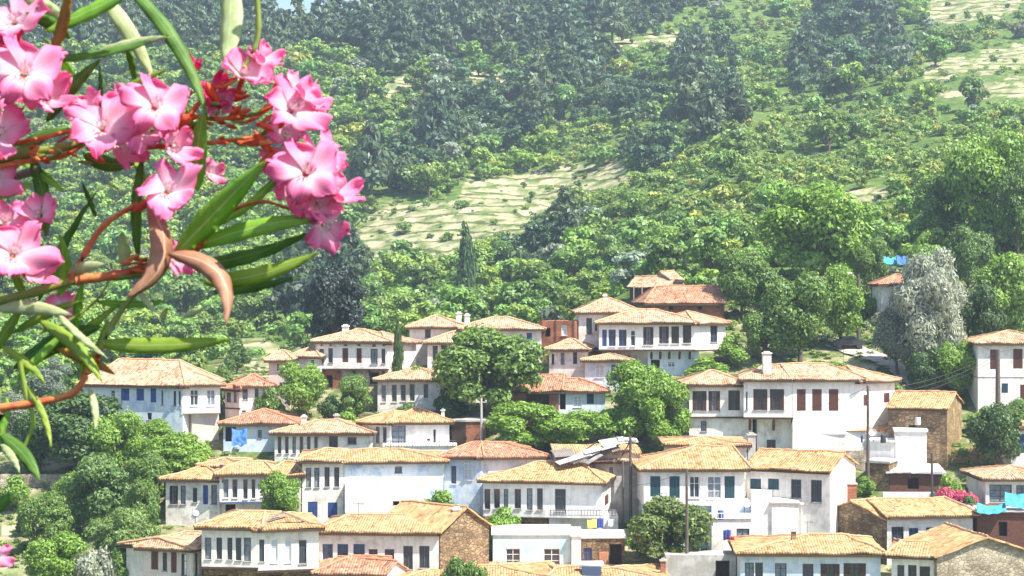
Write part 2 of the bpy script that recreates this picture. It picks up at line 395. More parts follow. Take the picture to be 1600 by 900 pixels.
# ---------------------------------------------------------------- houses
def jit(p, a=.05, f=.45): return noise.noise(Vector(p) * f) * a * 2
class House:
    def __init__(s, label, px, bp, name='village_house', cat='house', group=None, Y=None):
        s.Y = Y if Y else (y_at(px, bp) or 200)
        x = (px - 800) / F * s.Y
        s.root = thing(name, (x, s.Y, gz(x, s.Y)), label, cat, group)
        s.blocks = []
    def block(s, L, R, eave, ridge, depth=8., yl=0., yr=0., roof='hip', bottom=None, wall='whitewash', wins=(), ov=.55,
              il=None, ir=None, rm='roof_orange', fwall=None, gable_wall=None, dy=0., axis='s', trim=True, sag=.07, lean=0.):
        """L, R front corners (picture columns), eave / ridge the rows of roof edge and ridge; windows (x0, x1, y0, y1, style[, face])"""
        Y = s.Y + dy
        ya, yb = Y + yl, Y + yr
        A = Vector(((L - 800) / F * ya, ya)); B = Vector(((R - 800) / F * yb, yb))
        u = (B - A).normalized(); n = Vector((-u.y, u.x)); W = (B - A).length
        if roof == 'none': ov = 0
        yc = (ya + yb) / 2
        ze = (450 - eave) / F * (yc - ov)
        C = B + n * depth; D = A + n * depth
        if bottom is None: zb = min(gz(p.x, p.y) for p in (A, B, C, D)) - .6
        else: zb = (450 - bottom) / F * yc
        blk = dict(A=A, B=B, u=u, n=n, W=W, D=depth, ze=ze, zb=zb)
        def Wd(a, t, z): p = A + u * a + n * t; return Vector((p.x, p.y, z))
        zr = ze
        if roof in ('hip', 'gable'):
            yr_ = yc + (depth / 2 if axis == 's' else min(depth / 2, W / 2)); zr = max((450 - ridge) / F * yr_, ze + .35)
        zt = ze + .04
        # --- walls with real openings
        faces = {'f': (A, u, W), 'r': (B, n, depth), 'b': (C, -u, W), 'l': (D, -n, depth)}
        mb = MB(); todo = []
        mats = [wall, fwall or wall, gable_wall or wall]
        for fn, (P, d, ln) in faces.items():
            o = Vector((d.y, -d.x)); hs = []
            for wi in wins:
                face = wi[5] if len(wi) > 5 else 'f'
                if face != fn: continue
                def pos(px):
                    k = (px - 800) / F; return (k * P.y - P.x) / (d.x - k * d.y)
                a0, a1 = sorted((pos(wi[0]), pos(wi[1]))); ym = P.y + d.y * (a0 + a1) / 2
                z1 = (450 - wi[2]) / F * ym; z0 = (450 - wi[3]) / F * ym
                a0 = max(a0, .12); a1 = min(a1, ln - .12); z1 = min(z1, zt - .12); z0 = max(z0, zb + .05)
                if a1 - a0 < .15 or z1 - z0 < .2: continue
                if any(a0 < h[1] + .04 and a1 > h[0] - .04 and z0 < h[3] and z1 > h[2] for h in hs): continue
                hs.append((a0, a1, z0, z1, wi[4]))
            mb.k = 1 if fn == 'f' else (2 if fn in 'lr' else 0)
            xs = sorted({0, ln, *[h[0] for h in hs], *[h[1] for h in hs]}); zs = sorted({zb, zt, *[h[2] for h in hs], *[h[3] for h in hs]})
            T = lambda a, z, i=0., P=P, d=d, o=o: Vector((P.x + d.x * a - o.x * i, P.y + d.y * a - o.y * i, z))
            for i in range(len(xs) - 1):
                for j in range(len(zs) - 1):
                    xm, zm = (xs[i] + xs[i + 1]) / 2, (zs[j] + zs[j + 1]) / 2
                    if any(h[0] < xm < h[1] and h[2] < zm < h[3] for h in hs): continue
                    mb.quad(T(xs[i], zs[j]), T(xs[i + 1], zs[j]), T(xs[i + 1], zs[j + 1]), T(xs[i], zs[j + 1]))
            for (a0, a1, z0, z1, st) in hs:
                r = .26
                mb.quad(T(a0, z0), T(a0, z0, r), T(a0, z1, r), T(a0, z1)); mb.quad(T(a1, z1), T(a1, z1, r), T(a1, z0, r), T(a1, z0))
                mb.quad(T(a0, z1), T(a0, z1, r), T(a1, z1, r), T(a1, z1)); mb.quad(T(a1, z0), T(a1, z0, r), T(a0, z0, r), T(a0, z0))
                todo.append((T, a0, a1, z0, z1, st))
        # gable triangles
        mb.k = 2
        if roof == 'gable':
            if axis == 's':
                if il == 0: mb.add((Wd(0, depth, zt), Wd(0, 0, zt), Wd(0, depth / 2, zr - .12)), ((0, 1, 2),))
                if ir == 0: mb.add((Wd(W, 0, zt), Wd(W, depth, zt), Wd(W, depth / 2, zr - .12)), ((0, 1, 2),))
            else:
                mb.add((Wd(0, 0, zt), Wd(W, 0, zt), Wd(W / 2, 0, zr - .12)), ((0, 1, 2),))
                mb.add((Wd(W, depth, zt), Wd(0, depth, zt), Wd(W / 2, depth, zr - .12)), ((0, 1, 2),))
        mb.k = 0
        mb.quad(Wd(0, 0, zb), Wd(0, depth, zb), Wd(W, depth, zb), Wd(W, 0, zb))
        if roof in ('none', 'flat'): mb.quad(Wd(0, 0, zt), Wd(W, 0, zt), Wd(W, depth, zt), Wd(0, depth, zt))
        mb.build('wall', mats, s.root)
        for t in todo: s.window(*t)
        # --- roof
        if roof in ('hip', 'gable'):
            m = min(depth, W) / 2 + ov
            if axis == 's':
                li = (m if il is None else il) - ov; ri = (m if ir is None else ir) - ov
                if il == 0: li = -ov * .55
                if ir == 0: ri = -ov * .55
                if W - ri - li < .3: c = (W + li - ri) / 2; li = c - .15; ri = W - c - .15
                R0, R1 = (li, depth / 2), (W - ri, depth / 2)
            else:
                fi = (W / 2 if il is None else il) - ov; bi = (W / 2 if ir is None else ir) - ov
                if depth - fi - bi < .3: fi = bi = depth / 2 - .15
                R0, R1 = (W / 2, fi), (W / 2, depth - bi)
            s.roof(Wd, W, depth, ov, ze, zr, R0, R1, axis, rm, il == 0, ir == 0, sag)
        elif roof == 'shed':                                    # single slope falling to the front
            yr_ = yc + depth; zr = (450 - ridge) / F * yr_
            s.shed(Wd, W, depth, ov, ze, zr, rm)
            s.gap(Wd, W, depth, zt, ze, zr, mats[2], ov)
        elif roof == 'flat':
            q = MB(); e = .14
            q.obox(Wd(-e, -e, ze + .05), (Vector((*u, 0)) * (W + 2 * e)), Vector((*n, 0)) * (depth + 2 * e), Vector((0, 0, .22))); q.build('parapet', rm if rm != 'roof_orange' else 'whitewash_clean', s.root)
        s.blocks.append(blk); s.last = blk; s.Wd = Wd
        return s
    def gap(s, Wd, W, D, zt, ze, zr, m, ov):
        q = MB(); k = (zr - ze) / (D + ov); zf = ze + k * ov - .1; zk = zr - .1
        q.add((Wd(0, 0, zt), Wd(0, 0, max(zf, zt + .01)), Wd(0, D, zk), Wd(0, D, zt)), ((0, 1, 2, 3),))
        q.add((Wd(W, 0, zt), Wd(W, D, zt), Wd(W, D, zk), Wd(W, 0, max(zf, zt + .01))), ((0, 1, 2, 3),)); q.build('gable', m, s.root)
    def grid(s, mb, c0, c1, c2, c3, sag, amp):
        """roof face, c0-c1 along the eave, c3-c2 along the ridge"""
        e = (c1 - c0).length; nu = max(2, int(e / .45)); sl = ((c3 + c2) / 2 - (c0 + c1) / 2); nv = max(2, int(sl.length / .55))
        ud = (c1 - c0).normalized(); vd = (sl - ud * sl.dot(ud)).normalized(); P = []; Q = []
        for j in range(nv + 1):
            a = c0.lerp(c3, j / nv); b = c1.lerp(c2, j / nv)
            for i in range(nu + 1):
                p = a.lerp(b, i / nu); q = p - c0; Q.append((q.dot(ud), q.dot(vd)))
                dz = jit((p.x, p.y, 3.1), sag, .38) + jit((p.x, p.y, 9), .025, 2.2)
                P.append(Vector((p.x, p.y, p.z + dz)))
        fs = []; uv = []
        for j in range(nv):
            for i in range(nu):
                f = [j * (nu + 1) + i, j * (nu + 1) + i + 1, (j + 1) * (nu + 1) + i + 1, (j + 1) * (nu + 1) + i]
                fs.append(f); uv.append([Q[k] for k in f])
        mb.add(P, fs, uvs=uv)
    def finish_roof(s, mb, rm, name='roof'):
        o = mb.build(name, rm, s.root)
        bm = bmesh.new(); bm.from_mesh(o.data); bmesh.ops.remove_doubles(bm, verts=bm.verts, dist=.002); bm.to_mesh(o.data); bm.free()
        md = o.modifiers.new('thickness', 'SOLIDIFY'); md.thickness = .13; md.offset = -1
        return o
    def roof(s, Wd, W, D, ov, ze, zr, R0, R1, axis, rm, gl, gr, sag):
        E = [Wd(-ov, -ov, ze), Wd(W + ov, -ov, ze), Wd(W + ov, D + ov, ze), Wd(-ov, D + ov, ze)]
        if axis == 's':
            if gl: E[0] = Wd(-ov * .55, -ov, ze); E[3] = Wd(-ov * .55, D + ov, ze)
            if gr: E[1] = Wd(W + ov * .55, -ov, ze); E[2] = Wd(W + ov * .55, D + ov, ze)
        r0, r1 = Wd(*R0, zr), Wd(*R1, zr); mb = MB()
        G = lambda *c: s.grid(mb, *c, sag, 1)
        if axis == 's':
            G(E[0], E[1], r1, r0); G(E[2], E[3], r0, r1)
            if not gr: G(E[1], E[2], r1, r1)
            if not gl: G(E[3], E[0], r0, r0)
        else:
            G(E[1], E[2], r1, r0); G(E[3], E[0], r0, r1)
            if not gl: G(E[0], E[1], r0, r0)
            if not gr: G(E[2], E[3], r1, r1)
        rf = s.finish_roof(mb, rm)
        # ridge and hip caps
        q = MB(); lines = [(r0, r1)]
        if axis == 's':
            if not gl: lines += [(E[0], r0), (E[3], r0)]
            if not gr: lines += [(E[1], r1), (E[2], r1)]
        else:
            if not gl: lines += [(E[0], r0), (E[1], r0)]
            if not gr: lines += [(E[2], r1), (E[3], r1)]
        for a, b in lines:
            k = max(2, int((b - a).length / .4)); pts = []
            for i in range(k + 1):
                p = a.lerp(b, i / k); pts.append(Vector((p.x, p.y, p.z + .03 + jit((p.x, p.y, 3.1), sag, .38) + jit((p.x, p.y, 9), .025, 2.2) + .025 * (i % 2))))
            q.tube(pts, .105, 6)
        q.build('ridge_tiles', 'ridge_tile' if rm != 'roof_red' else 'roof_red_ridge', rf)
        # boards under the eaves
        q = MB(); g = .03; zz = ze - .36; a0 = b0 = -ov + g; a1 = W + ov - g; b1 = D + ov - g
        if axis == 's': a0 = .06 if gl else a0; a1 = W - .06 if gr else a1
        else: b0 = .06 if gl else b0; b1 = D - .06 if gr else b1
        q.add([Vector((p.x, p.y, z)) for z in (zz, zz + .24) for p in (Wd(a0, b0, 0), Wd(a1, b0, 0), Wd(a1, b1, 0), Wd(a0, b1, 0))],
              [(0, 3, 2, 1), (4, 5, 6, 7), (0, 1, 5, 4), (1, 2, 6, 5), (2, 3, 7, 6), (3, 0, 4, 7)])
        q.build('eaves', 'dark_wood', s.root)
    def shed(s, Wd, W, D, ov, ze, zr, rm):
        mb = MB(); k = (zr - ze) / (D + ov)
        s.grid(mb, Wd(-ov, -ov, ze), Wd(W + ov, -ov, ze), Wd(W + ov, D + .2, zr + k * .2), Wd(-ov, D + .2, zr + k * .2), .05, 1)
        s.finish_roof(mb, rm)
    def window(s, T, a0, a1, z0, z1, st):
        """frame (with muntins) > pane, set back in its opening; shutters where the house has them"""
        fw = min(.085, (a1 - a0) * .14); fc = {'d': 'white_paint', 'k': 'grey_frame', 'b': 'brown_wood', 'u': 'blue_paint', 's': 'dark_wood', 't': 'teal_paint', 'w': 'white_paint', 'o': 'dark_wood', 'c': 'blue_paint', 'h': 'dark_wood', 'g': 'grey_wood'}[st]
        r = .12
        def bar(mb, x0, x1, y0, y1, d0=r - .03, d1=r + .05):
            o = T(x0, y0, d1); mb.obox(o, T(x1, y0, d1) - o, T(x0, y0, d0) - o, Vector((0, 0, y1 - y0)))
        if st == 'h':   # bare dark opening, unglazed: timber lining, dark sheet stands in for the unlit room
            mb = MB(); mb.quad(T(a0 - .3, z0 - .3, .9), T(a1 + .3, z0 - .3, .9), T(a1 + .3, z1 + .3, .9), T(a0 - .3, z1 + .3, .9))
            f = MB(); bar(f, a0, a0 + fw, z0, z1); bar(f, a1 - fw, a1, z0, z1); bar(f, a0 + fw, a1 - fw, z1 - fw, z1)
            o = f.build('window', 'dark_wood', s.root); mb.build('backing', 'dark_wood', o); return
        if st in 'but' :  # closed boarded shutters
            mb = MB(); n = 2
            for i in range(n):
                x0 = a0 + .02 + (a1 - a0 - .04) * i / n; x1 = a0 + .02 + (a1 - a0 - .04) * (i + 1) / n
                bar(mb, x0 + .012, x1 - .012, z0 + .02, z1 - .02, .05, .1)
                k = max(3, int((z1 - z0) / .12))
                for j in range(k):
                    zz = z0 + .08 + (z1 - z0 - .16) * j / k; bar(mb, x0 + .05, x1 - .05, zz, zz + .05, .02, .045)
            q = MB(); q.quad(T(a0, z0, r + .06), T(a1, z0, r + .06), T(a1, z1, r + .06), T(a0, z1, r + .06))
            o = mb.build('shutter', fc, s.root); q.build('pane', 'glass', o); return
        mb = MB()
        bar(mb, a0, a0 + fw, z0, z1); bar(mb, a1 - fw, a1, z0, z1); bar(mb, a0 + fw, a1 - fw, z0, z0 + fw); bar(mb, a0 + fw, a1 - fw, z1 - fw, z1)
        m = .022
        if a1 - a0 > .75: bar(mb, (a0 + a1) / 2 - .03, (a0 + a1) / 2 + .03, z0 + fw, z1 - fw)
        zz = z0 + (z1 - z0) * .66; bar(mb, a0 + fw, a1 - fw, zz - m, zz + m, r - .01, r + .04)
        if a1 - a0 > 1.1:
            zz = z0 + (z1 - z0) * .33; bar(mb, a0 + fw, a1 - fw, zz - m, zz + m, r - .01, r + .04)
        o = mb.build('window', fc, s.root)
        q = MB(); q.quad(T(a0, z0, r + .03), T(a1, z0, r + .03), T(a1, z1, r + .03), T(a0, z1, r + .03))
        q.build('pane', 'curtain' if st == 'w' else ('glass_pale' if (a0 * 7.3 + z0 * 3.1) % 1 < .3 else 'glass'), o)
        # sill
        q = MB(); oo = T(a0 - .06, z0 - .07, .02); q.obox(oo, T(a1 + .06, z0 - .07, .02) - oo, T(a0 - .06, z0 - .07, -.09) - oo, Vector((0, 0, .06))); q.build('sill', 'grey_wood' if st in 'koh' else 'whitewash_clean', o)
        if st in 'so':    # open shutters either side, arched heads for 'o'
            wd = (a1 - a0) * .30
            for sgn in (-1, 1):
                q = MB(); x0 = a0 if sgn < 0 else a1 - wd; h = z1 - z0
                bar(q, x0, x0 + wd, z0, z1 - (h * .12 if st == 'o' else 0), .02, .06)
                if st == 'o':
                    xi = x0 + wd * (.25 if sgn < 0 else 0); bar(q, xi, xi + wd * .75, z1 - h * .12, z1, .02, .06)
                for j in range(7):
                    zz = z0 + .06 + h * .84 * j / 7; bar(q, x0 + .03, x0 + wd - .03, zz, zz + .05, -.005, .02)
                q.build('shutter', 'dark_wood', s.root)
    # ---- additions; the last block is the one they belong to
    def band(s, py, h=.18, m='dark_wood', proud=.10, sides=True):
        b = s.last; Y = (b['A'].y + b['B'].y) / 2; z = (450 - py) / F * Y; q = MB(); e = proud
        o = s.Wd(-e, -e, z - h); q.obox(o, s.Wd(b['W'] + e, -e, z - h) - o, s.Wd(-e, -.003, z - h) - o, Vector((0, 0, h)))
        if sides:
            for a in (-e, b['W'] + .003):
                o = s.Wd(a, 0, z - h); q.obox(o, s.Wd(a + e - .003, 0, z - h) - o, s.Wd(a, b['D'] * .9, z - h) - o, Vector((0, 0, h)))
        q.build('beam', m, s.root); return s
    def posts(s, xs, y0, y1, m='dark_wood', wd=.16):
        b = s.last; P, d = b['A'], b['u']; q = MB()
        for px in xs:
            k = (px - 800) / F; a = (k * P.y - P.x) / (d.x - k * d.y); Y = P.y
            z1, z0 = (450 - y0) / F * Y, (450 - y1) / F * Y
            o = s.Wd(a - wd / 2, -.06, z0); q = MB(); q.obox(o, s.Wd(a + wd / 2, -.06, z0) - o, s.Wd(a - wd / 2, -.003, z0) - o, Vector((0, 0, z1 - z0)))
            q.build('timber_post', m, s.root)
        return s
    def brackets(s, xs, y0, drop=.9, out=.75, m='dark_wood'):
        """curved struts under an overhanging storey; py y0 is the underside; stands on the lower wall 'out' metres behind the face"""
        b = s.last; P, d = b['A'], b['u']
        for px in xs:
            k = (px - 800) / F; a = (k * P.y - P.x) / (d.x - k * d.y); z = (450 - y0) / F * P.y
            q = MB(); q.tube([s.Wd(a, out, z - drop), s.Wd(a, out * .62, z - drop * .42), s.Wd(a, .06, z - .06)], [.14, .16, .13], 4)
            q.build('bracket', m, s.root)
        return s
    def chimney(s, px, top, wpx, hm=1.6, m='whitewash', dy=2., cap=True, pots=True):
        Y = s.last['A'].y + dy; x = (px - 800) / F * Y; z = (450 - top) / F * Y; w_ = wpx / F * Y / 2
        q = MB(); q.box(x - w_, Y - w_, z - hm - 1.2, x + w_, Y + w_, z - .25); o = q.build('chimney', m, s.root)
        q = MB()
        q.box(x - w_ - .09, Y - w_ - .09, z - .25, x + w_ + .09, Y + w_ + .09, z - .14)
        q.obox((x - w_ * .7, Y - w_ * .7, z - .14), Vector((w_ * 1.4, 0, 0)), Vector((0, w_ * 1.4, 0)), Vector((0, 0, .14)))
        q.build('chimney_cap', 'concrete' if m != 'whitewash' else 'whitewash_clean', o); return s
    def door(s, x0, x1, y0, y1, m='brown_wood'):
        b = s.last; P, d = b['A'], b['u']; k0, k1 = (x0 - 800) / F, (x1 - 800) / F
        a0 = (k0 * P.y - P.x) / (d.x - k0 * d.y); a1 = (k1 * P.y - P.x) / (d.x - k1 * d.y)
        z1, z0 = (450 - y0) / F * P.y, (450 - y1) / F * P.y
        q = MB(); o = s.Wd(a0, -.05, z0); q.obox(o, s.Wd(a1, -.05, z0) - o, s.Wd(a0, -.003, z0) - o, Vector((0, 0, z1 - z0)))
        for i in range(4):
            aa = a0 + (a1 - a0) * (i + .15) / 4; oo = s.Wd(aa, -.07, z0 + .1); q.obox(oo, s.Wd(aa + (a1 - a0) * .17, -.07, z0 + .1) - oo, s.Wd(aa, -.052, z0 + .1) - oo, Vector((0, 0, z1 - z0 - .2)))
        q.build('door', m, s.root); return s
    def vine(s, pts, m=None): return s

mat('grey_frame', (.06, .055, .06), .7, .3, 2, (.15, .14, .14))
mat('roof_red_ridge', (.60, .30, .18), .9, .3, 3, (.46, .20, .11))
mat('glass_pale', (.12, .15, .20), .12, .3, 3, (.30, .34, .38))
def run(x0, wd, gap, n, y0, y1, st, face='f'):
    return [(x0 + i * (wd + gap), x0 + i * (wd + gap) + wd, y0, y1, st, face) for i in range(n)]
# ================= upper rows
h = House('long white house on the upper terrace with dark shutters and jetty on curved brackets', 940, 592)
h.block(936, 1086, 503, 483, 9, 0, -.5, bottom=547, wall='whitewash_clean', rm='roof_pale', wins=[(941, 948, 515, 541, 'u'), (951, 962, 515, 541, 'c'), (967, 979, 515, 541, 'c'), (985, 993, 516, 541, 'd'),
    (1005, 1021, 511, 539, 's'), (1030, 1045, 510, 537, 's'), (1049, 1061, 510, 537, 's'), (1067, 1080, 508, 536, 's')])
h.band(546).brackets((1018, 1032, 1046, 1062, 1078), 549)
h.block(1086, 1134, 504, 486, 8, -.5, 2.5, bottom=547, wall='whitewash_clean', rm='roof_pale', wins=[(1110, 1121, 509, 535, 'k')])
h.band(546)
h.block(1012, 1092, 547, 0, 7, .9, .5, roof='none', wall='pale_blue', wins=[(1017, 1031, 562, 577, 'h'), (1043, 1055, 565, 574, 'd')])
h.block(940, 1012, 549, 0, 7, 1.6, 1.4, roof='none', wall='grey_plaster', wins=[(970, 985, 556, 575, 'h')])
h = House('tall white house with one dark window behind the left end of the long shuttered house', 905, 560)
h.block(904, 1000, 487, 465, 9, 0, 0, bottom=None, rm='roof_pale', wall='whitewash', wins=[(916, 925, 497, 522, 'k'), (929, 934, 500, 518, 'd')]).chimney(945, 459, 6, dy=4)
h = House('low barn of red brick under a large red tiled roof, highest in the village', 1030, 520)
h.block(1012, 1132, 473, 447, 9, 0, 1, wall='red_brick', rm='roof_red', il=2.4, ir=0, roof='gable', wins=[(1045, 1052, 478, 484, 'h'), (1090, 1097, 478, 484, 'h')])
h = House('dark tumbledown timber shed with a sloping roof above the red brick barn', 990, 500, 'timber_shed', 'shed')
h.block(984, 1046, 447, 431, 5, 1.5, -1.0, wall='grey_wood', fwall='dark_wood', rm='roof_pale', roof='gable', il=0, ir=0, ov=.5, sag=.18)
h.block(1047, 1068, 437, 424, 5, 0, 1, wall='grey_wood', rm='roof_pale', roof='gable', il=0, ir=0, ov=.2, sag=.15)
h.posts((990, 1003, 1018, 1032), 447, 476, 'grey_wood')
h = House('roofless ruin of bare red brick walls between two white houses', 850, 570, 'brick_ruin', 'ruin')
h.block(843, 898, 502, 0, 6, 1, 0, roof='none', wall='red_brick', wins=[(851, 860, 512, 526, 'h'), (877, 886, 508, 524, 'w')]).posts((846, 868, 896), 500, 540, 'brown_wood')
h = House('white house with a long pale roof left of the brick ruin, small blue window', 800, 575)
h.block(722, 846, 513, 495, 8, 0, .6, rm='roof_pale', wins=[(823, 831, 520, 534, 'u'), (811, 817, 521, 533, 'd')])
h = House('small white house with hipped roof and two white chimneys behind the long pale roof', 640, 575)
h.block(640, 722, 510, 493, 7, 0, 0, rm='roof_pale', wins=[(664, 673, 514, 528, 'k'), (700, 708, 516, 528, 'd')]).chimney(717, 487, 8, dy=3).chimney(730, 490, 8, dy=3)
h = House('white house half hidden by the big fig tree with two upright windows at its left', 680, 596)
h.block(668, 760, 534, 517, 8, 0, 0, rm='roof_pale', wins=[(676, 684, 540, 564, 'k'), (689, 698, 539, 556, 'k')])
h = House('white jettied house on a stone base with six dark windows and small lights above them', 500, 615)
h.block(493, 606, 533, 514, 9, .8, 0, bottom=576, wall='whitewash_clean', rm='roof_pale', wins=[(499, 506, 545, 568, 'k'), (513, 520, 544, 567, 'k'), (535, 544, 544, 566, 'b'), (557, 565, 544, 567, 'b'), (579, 590, 545, 569, 'k'), (596, 602, 545, 568, 'k'),
    (501, 504, 537, 540, 'k'), (515, 518, 537, 540, 'k'), (538, 542, 536, 540, 'k'), (559, 563, 536, 540, 'k'), (582, 587, 537, 541, 'k'), (598, 601, 537, 540, 'k')])
h.band(576).chimney(540, 507, 10, dy=4).brackets((506, 528, 552, 577, 598), 578)
h.block(606, 650, 534, 519, 8, .4, 3, wall='whitewash', rm='roof_pale', wins=[(625, 631, 545, 565, 'd')])
h.block(500, 534, 577, 0, 7, 1.0, .8, roof='none', wall='red_brick', wins=[(510, 520, 586, 606, 'h')])
h.block(534, 602, 577, 0, 7, .8, .8, roof='none', wall='pale_rubble', wins=[(578, 592, 582, 600, 'h')])
h = House('small low white house tucked behind the left end of the jettied house', 470, 620)
h.block(456, 496, 556, 543, 6, .6, 0, rm='roof_pale', wins=[(485, 491, 562, 571, 'd')])
h = House('cream cottage with pale roof among trees left of the jettied house', 430, 640)
h.block(420, 452, 562, 547, 6, 0, 0, wall='pink_plaster', rm='roof_pale', wins=[(432, 437, 568, 580, 'd')])
h = House('white house with a row of slim grey windows directly left of the big fig tree', 600, 650)
h.block(590, 700, 592, 575, 8, .3, 0, rm='roof_pale', wall='whitewash', wins=[(596, 603, 602, 628, 'g'), (612, 620, 601, 628, 'g'), (626, 634, 601, 627, 'g'), (640, 648, 600, 627, 'g'), (662, 669, 600, 622, 'g')])
h = House('low white house with a rusty edge roof below the brick ruin', 880, 600)
h.block(858, 914, 545, 530, 7, .8, 0, rm='roof_pale', wins=[(876, 882, 551, 570, 'g'), (895, 902, 550, 569, 'g'), (862, 866, 553, 569, 'k')]).chimney(913, 537, 5, m='red_brick', dy=1)
h = House('little pale blue house with flat tiled roof under the left of the long shuttered house', 930, 612)
h.block(914, 984, 562, 553, 6, 0, -.6, wall='pale_blue', rm='roof_pale', wins=[(930, 944, 569, 590, 'w'), (955, 966, 570, 595, 'u')])
h = House('house with broad red roof over open brick bay and pale blue plaster right half', 800, 668)
h.block(780, 872, 610, 584, 9, 1.0, 0, wall='red_brick', rm='roof_red', ir=.4, wins=[(822, 858, 616, 646, 'h')], sag=.14)
h.block(873, 946, 610, 590, 8.4, .2, .6, wall='pale_blue', rm='roof_red', il=.4, wins=[(874, 884, 615, 640, 'h'), (917, 928, 615, 631, 't'), (896, 909, 618, 636, 'w')], sag=.12)
# ================= far right upper
h = House('small white cottage with one window behind the silver olive tree', 1380, 512)
h.block(1377, 1440, 443, 429, 6, 0, 0, rm='roof_red', wins=[(1391, 1403, 455, 481, 'd')])
h = House('two storey white house at the right edge with large brown windows and a grey band', 1530, 650)
h.block(1528, 1650, 535, 516, 9, .4, 0, wall='whitewash_clean', rm='roof_pale', wins=[(1547, 1559, 546, 577, 'b'), (1583, 1598, 545, 576, 'b'), (1565, 1575, 599, 614, 't'), (1594, 1606, 601, 634, 'b'), (1622, 1636, 546, 576, 'b')]).band(589, .1, 'grey_wood', .03)
# ================= far left
h = House('big white house with shade-blue front under a broad terracotta roof at the far left', 200, 700)
h.block(130, 286, 601, 562, 9, 3.5, 0, wall='whitewash', fwall='pale_blue', rm='roof_pale', il=2.6, ir=3.2, wins=[(172, 180, 609, 627, 'd'), (189, 202, 607, 626, 'u'), (213, 225, 607, 626, 'u'), (235, 244, 607, 629, 'u'), (252, 255, 610, 633, 'k'), (271, 275, 611, 634, 'k'), (279, 283, 611, 634, 'k'), (230, 237, 645, 656, 'k'), (249, 254, 663, 672, 'k')]).posts((284,), 600, 645, 'whitewash')  # pale blue front puts the shade on this white wall into its colour
h.block(286, 344, 600, 582, 8, 0, 1.5, bottom=645, wall='whitewash_clean', rm='roof_pale', wins=[(297, 310, 609, 634, 'd'), (323, 336, 609, 634, 'd')]).band(645, .12, 'grey_wood', .04)
h.block(300, 342, 645, 0, 7, .9, 2.2, roof='none', wall='pink_plaster')
h.block(262, 300, 646, 0, 6, 2.2, 2.2, roof='none', wall='pale_blue', wins=[(268, 288, 650, 676, 'h')])
h = House('narrow white house with a brown timber balcony right of the big shade-blue house', 380, 672)
h.block(352, 374, 607, 594, 6, 1, 0, wall='pink_plaster', rm='roof_red', wins=[(354, 361, 613, 628, 'k'), (365, 370, 612, 628, 'k')]).band(637, .15)
h.block(374, 424, 602, 585, 7, 0, .8, wall='whitewash_clean', rm='roof_red', wins=[(379, 387, 608, 624, 'k'), (398, 404, 607, 624, 'k'), (378, 384, 641, 645, 'k')]).posts((413,), 598, 630, 'brown_wood')
h = House('low house under a bright red hipped roof with blue awning, below the balcony house', 380, 708)
h.block(349, 462, 661, 640, 8, 0, 0, wall='whitewash', fwall='pale_blue', rm='roof_red', wins=[(403, 409, 672, 684, 'k'), (352, 369, 667, 690, 'h')])
h = House('long white house with six slim windows and a chimney at each end of its roof', 440, 722)
h.block(429, 578, 676, 656, 8, 0, -.5, rm='roof_pale', wins=run(434, 5.5, 5.9, 6, 682, 709, 'k') + [(514, 528, 680, 705, 'k'), (543, 557, 683, 694, 'k')]).chimney(475, 648, 7, dy=3.5).chimney(526, 646, 8, m='concrete', dy=4.5)
h = House('white house with hipped roof and wide dark bay window above a white roof terrace', 600, 712)
h.block(566, 610, 659, 641, 8, 1.4, 0, rm='roof_orange', wall='whitewash', wins=[(587, 593, 667, 692, 'k'), (598, 604, 667, 692, 'k'), (574, 579, 677, 687, 'u')])
h.block(610, 702, 659, 638, 8.5, 0, .8, rm='roof_orange', wall='whitewash_clean', wins=[(609, 634, 665, 692, 'k'), (677, 681, 671, 694, 'k'), (667, 672, 685, 688, 'k')]).chimney(692, 638, 5, dy=3)
h.block(600, 712, 699, 0, 2.0, -1.9, -1.5, roof='flat', wall='whitewash_clean')
h = House('small red brick outhouse with flat roof beside the white terrace', 725, 700, 'brick_outhouse', 'outhouse')
h.block(706, 728, 660, 0, 4, .6, 0, roof='flat', wall='whitewash', fwall='dark_wood', rm='concrete')
h.block(728, 758, 660, 0, 4, 0, 0, roof='flat', wall='red_brick', rm='concrete')
# ================= big right house
h = House('largest white house, right of centre, with arched brown shutters and a jetty on wooden brackets', 1180, 712)
h.block(1077, 1162, 600, 578, 9, .8, .8, bottom=652, wall='whitewash_clean', rm='roof_pale', wins=[(1082, 1104, 611, 642, 'o'), (1107, 1125, 611, 642, 'o'), (1138, 1156, 610, 641, 's')]).band(651)
h.block(1077, 1176, 653, 0, 7, 1.1, 1.1, roof='none', wall='whitewash', wins=[(1095, 1104, 658, 674, 'k')])
h.block(1162, 1238, 592, 569, 9.6, -.3, -.9, bottom=652, wall='whitewash_clean', rm='roof_pale', wins=[(1165.5, 1168, 612, 640, 'k'), (1177, 1199, 608, 641, 'o'), (1203, 1225, 608, 641, 'o')], ir=0, roof='gable').band(652, .22).brackets((1172, 1209, 1238), 654, 1.3, 1.2, 'brown_wood')
h.block(1183, 1239, 653, 0, 7, .7, .7, roof='none', wall='whitewash', wins=[(1198, 1212, 687, 702, 'k')])
h.block(1238.5, 1344, 592, 568, 9.4, -.9, -.3, wall='whitewash_clean', rm='roof_pale', il=0, ir=3, wins=[(1245, 1259, 608, 642, 'b'), (1269, 1284, 608, 642, 'b'), (1295, 1310, 608, 642, 'b')], roof='gable')
h.block(1344, 1398, 594, 572, 9, -.3, 2.6, wall='whitewash_clean', rm='roof_pale', wins=[(1349, 1358, 617, 634, 'b'), (1381, 1390, 614, 629, 'b')]).chimney(1198, 549, 13, dy=1.5)
h = House('low lean-to with an orange tiled roof against the largest white house', 1340, 716, 'lean_to', 'outbuilding')
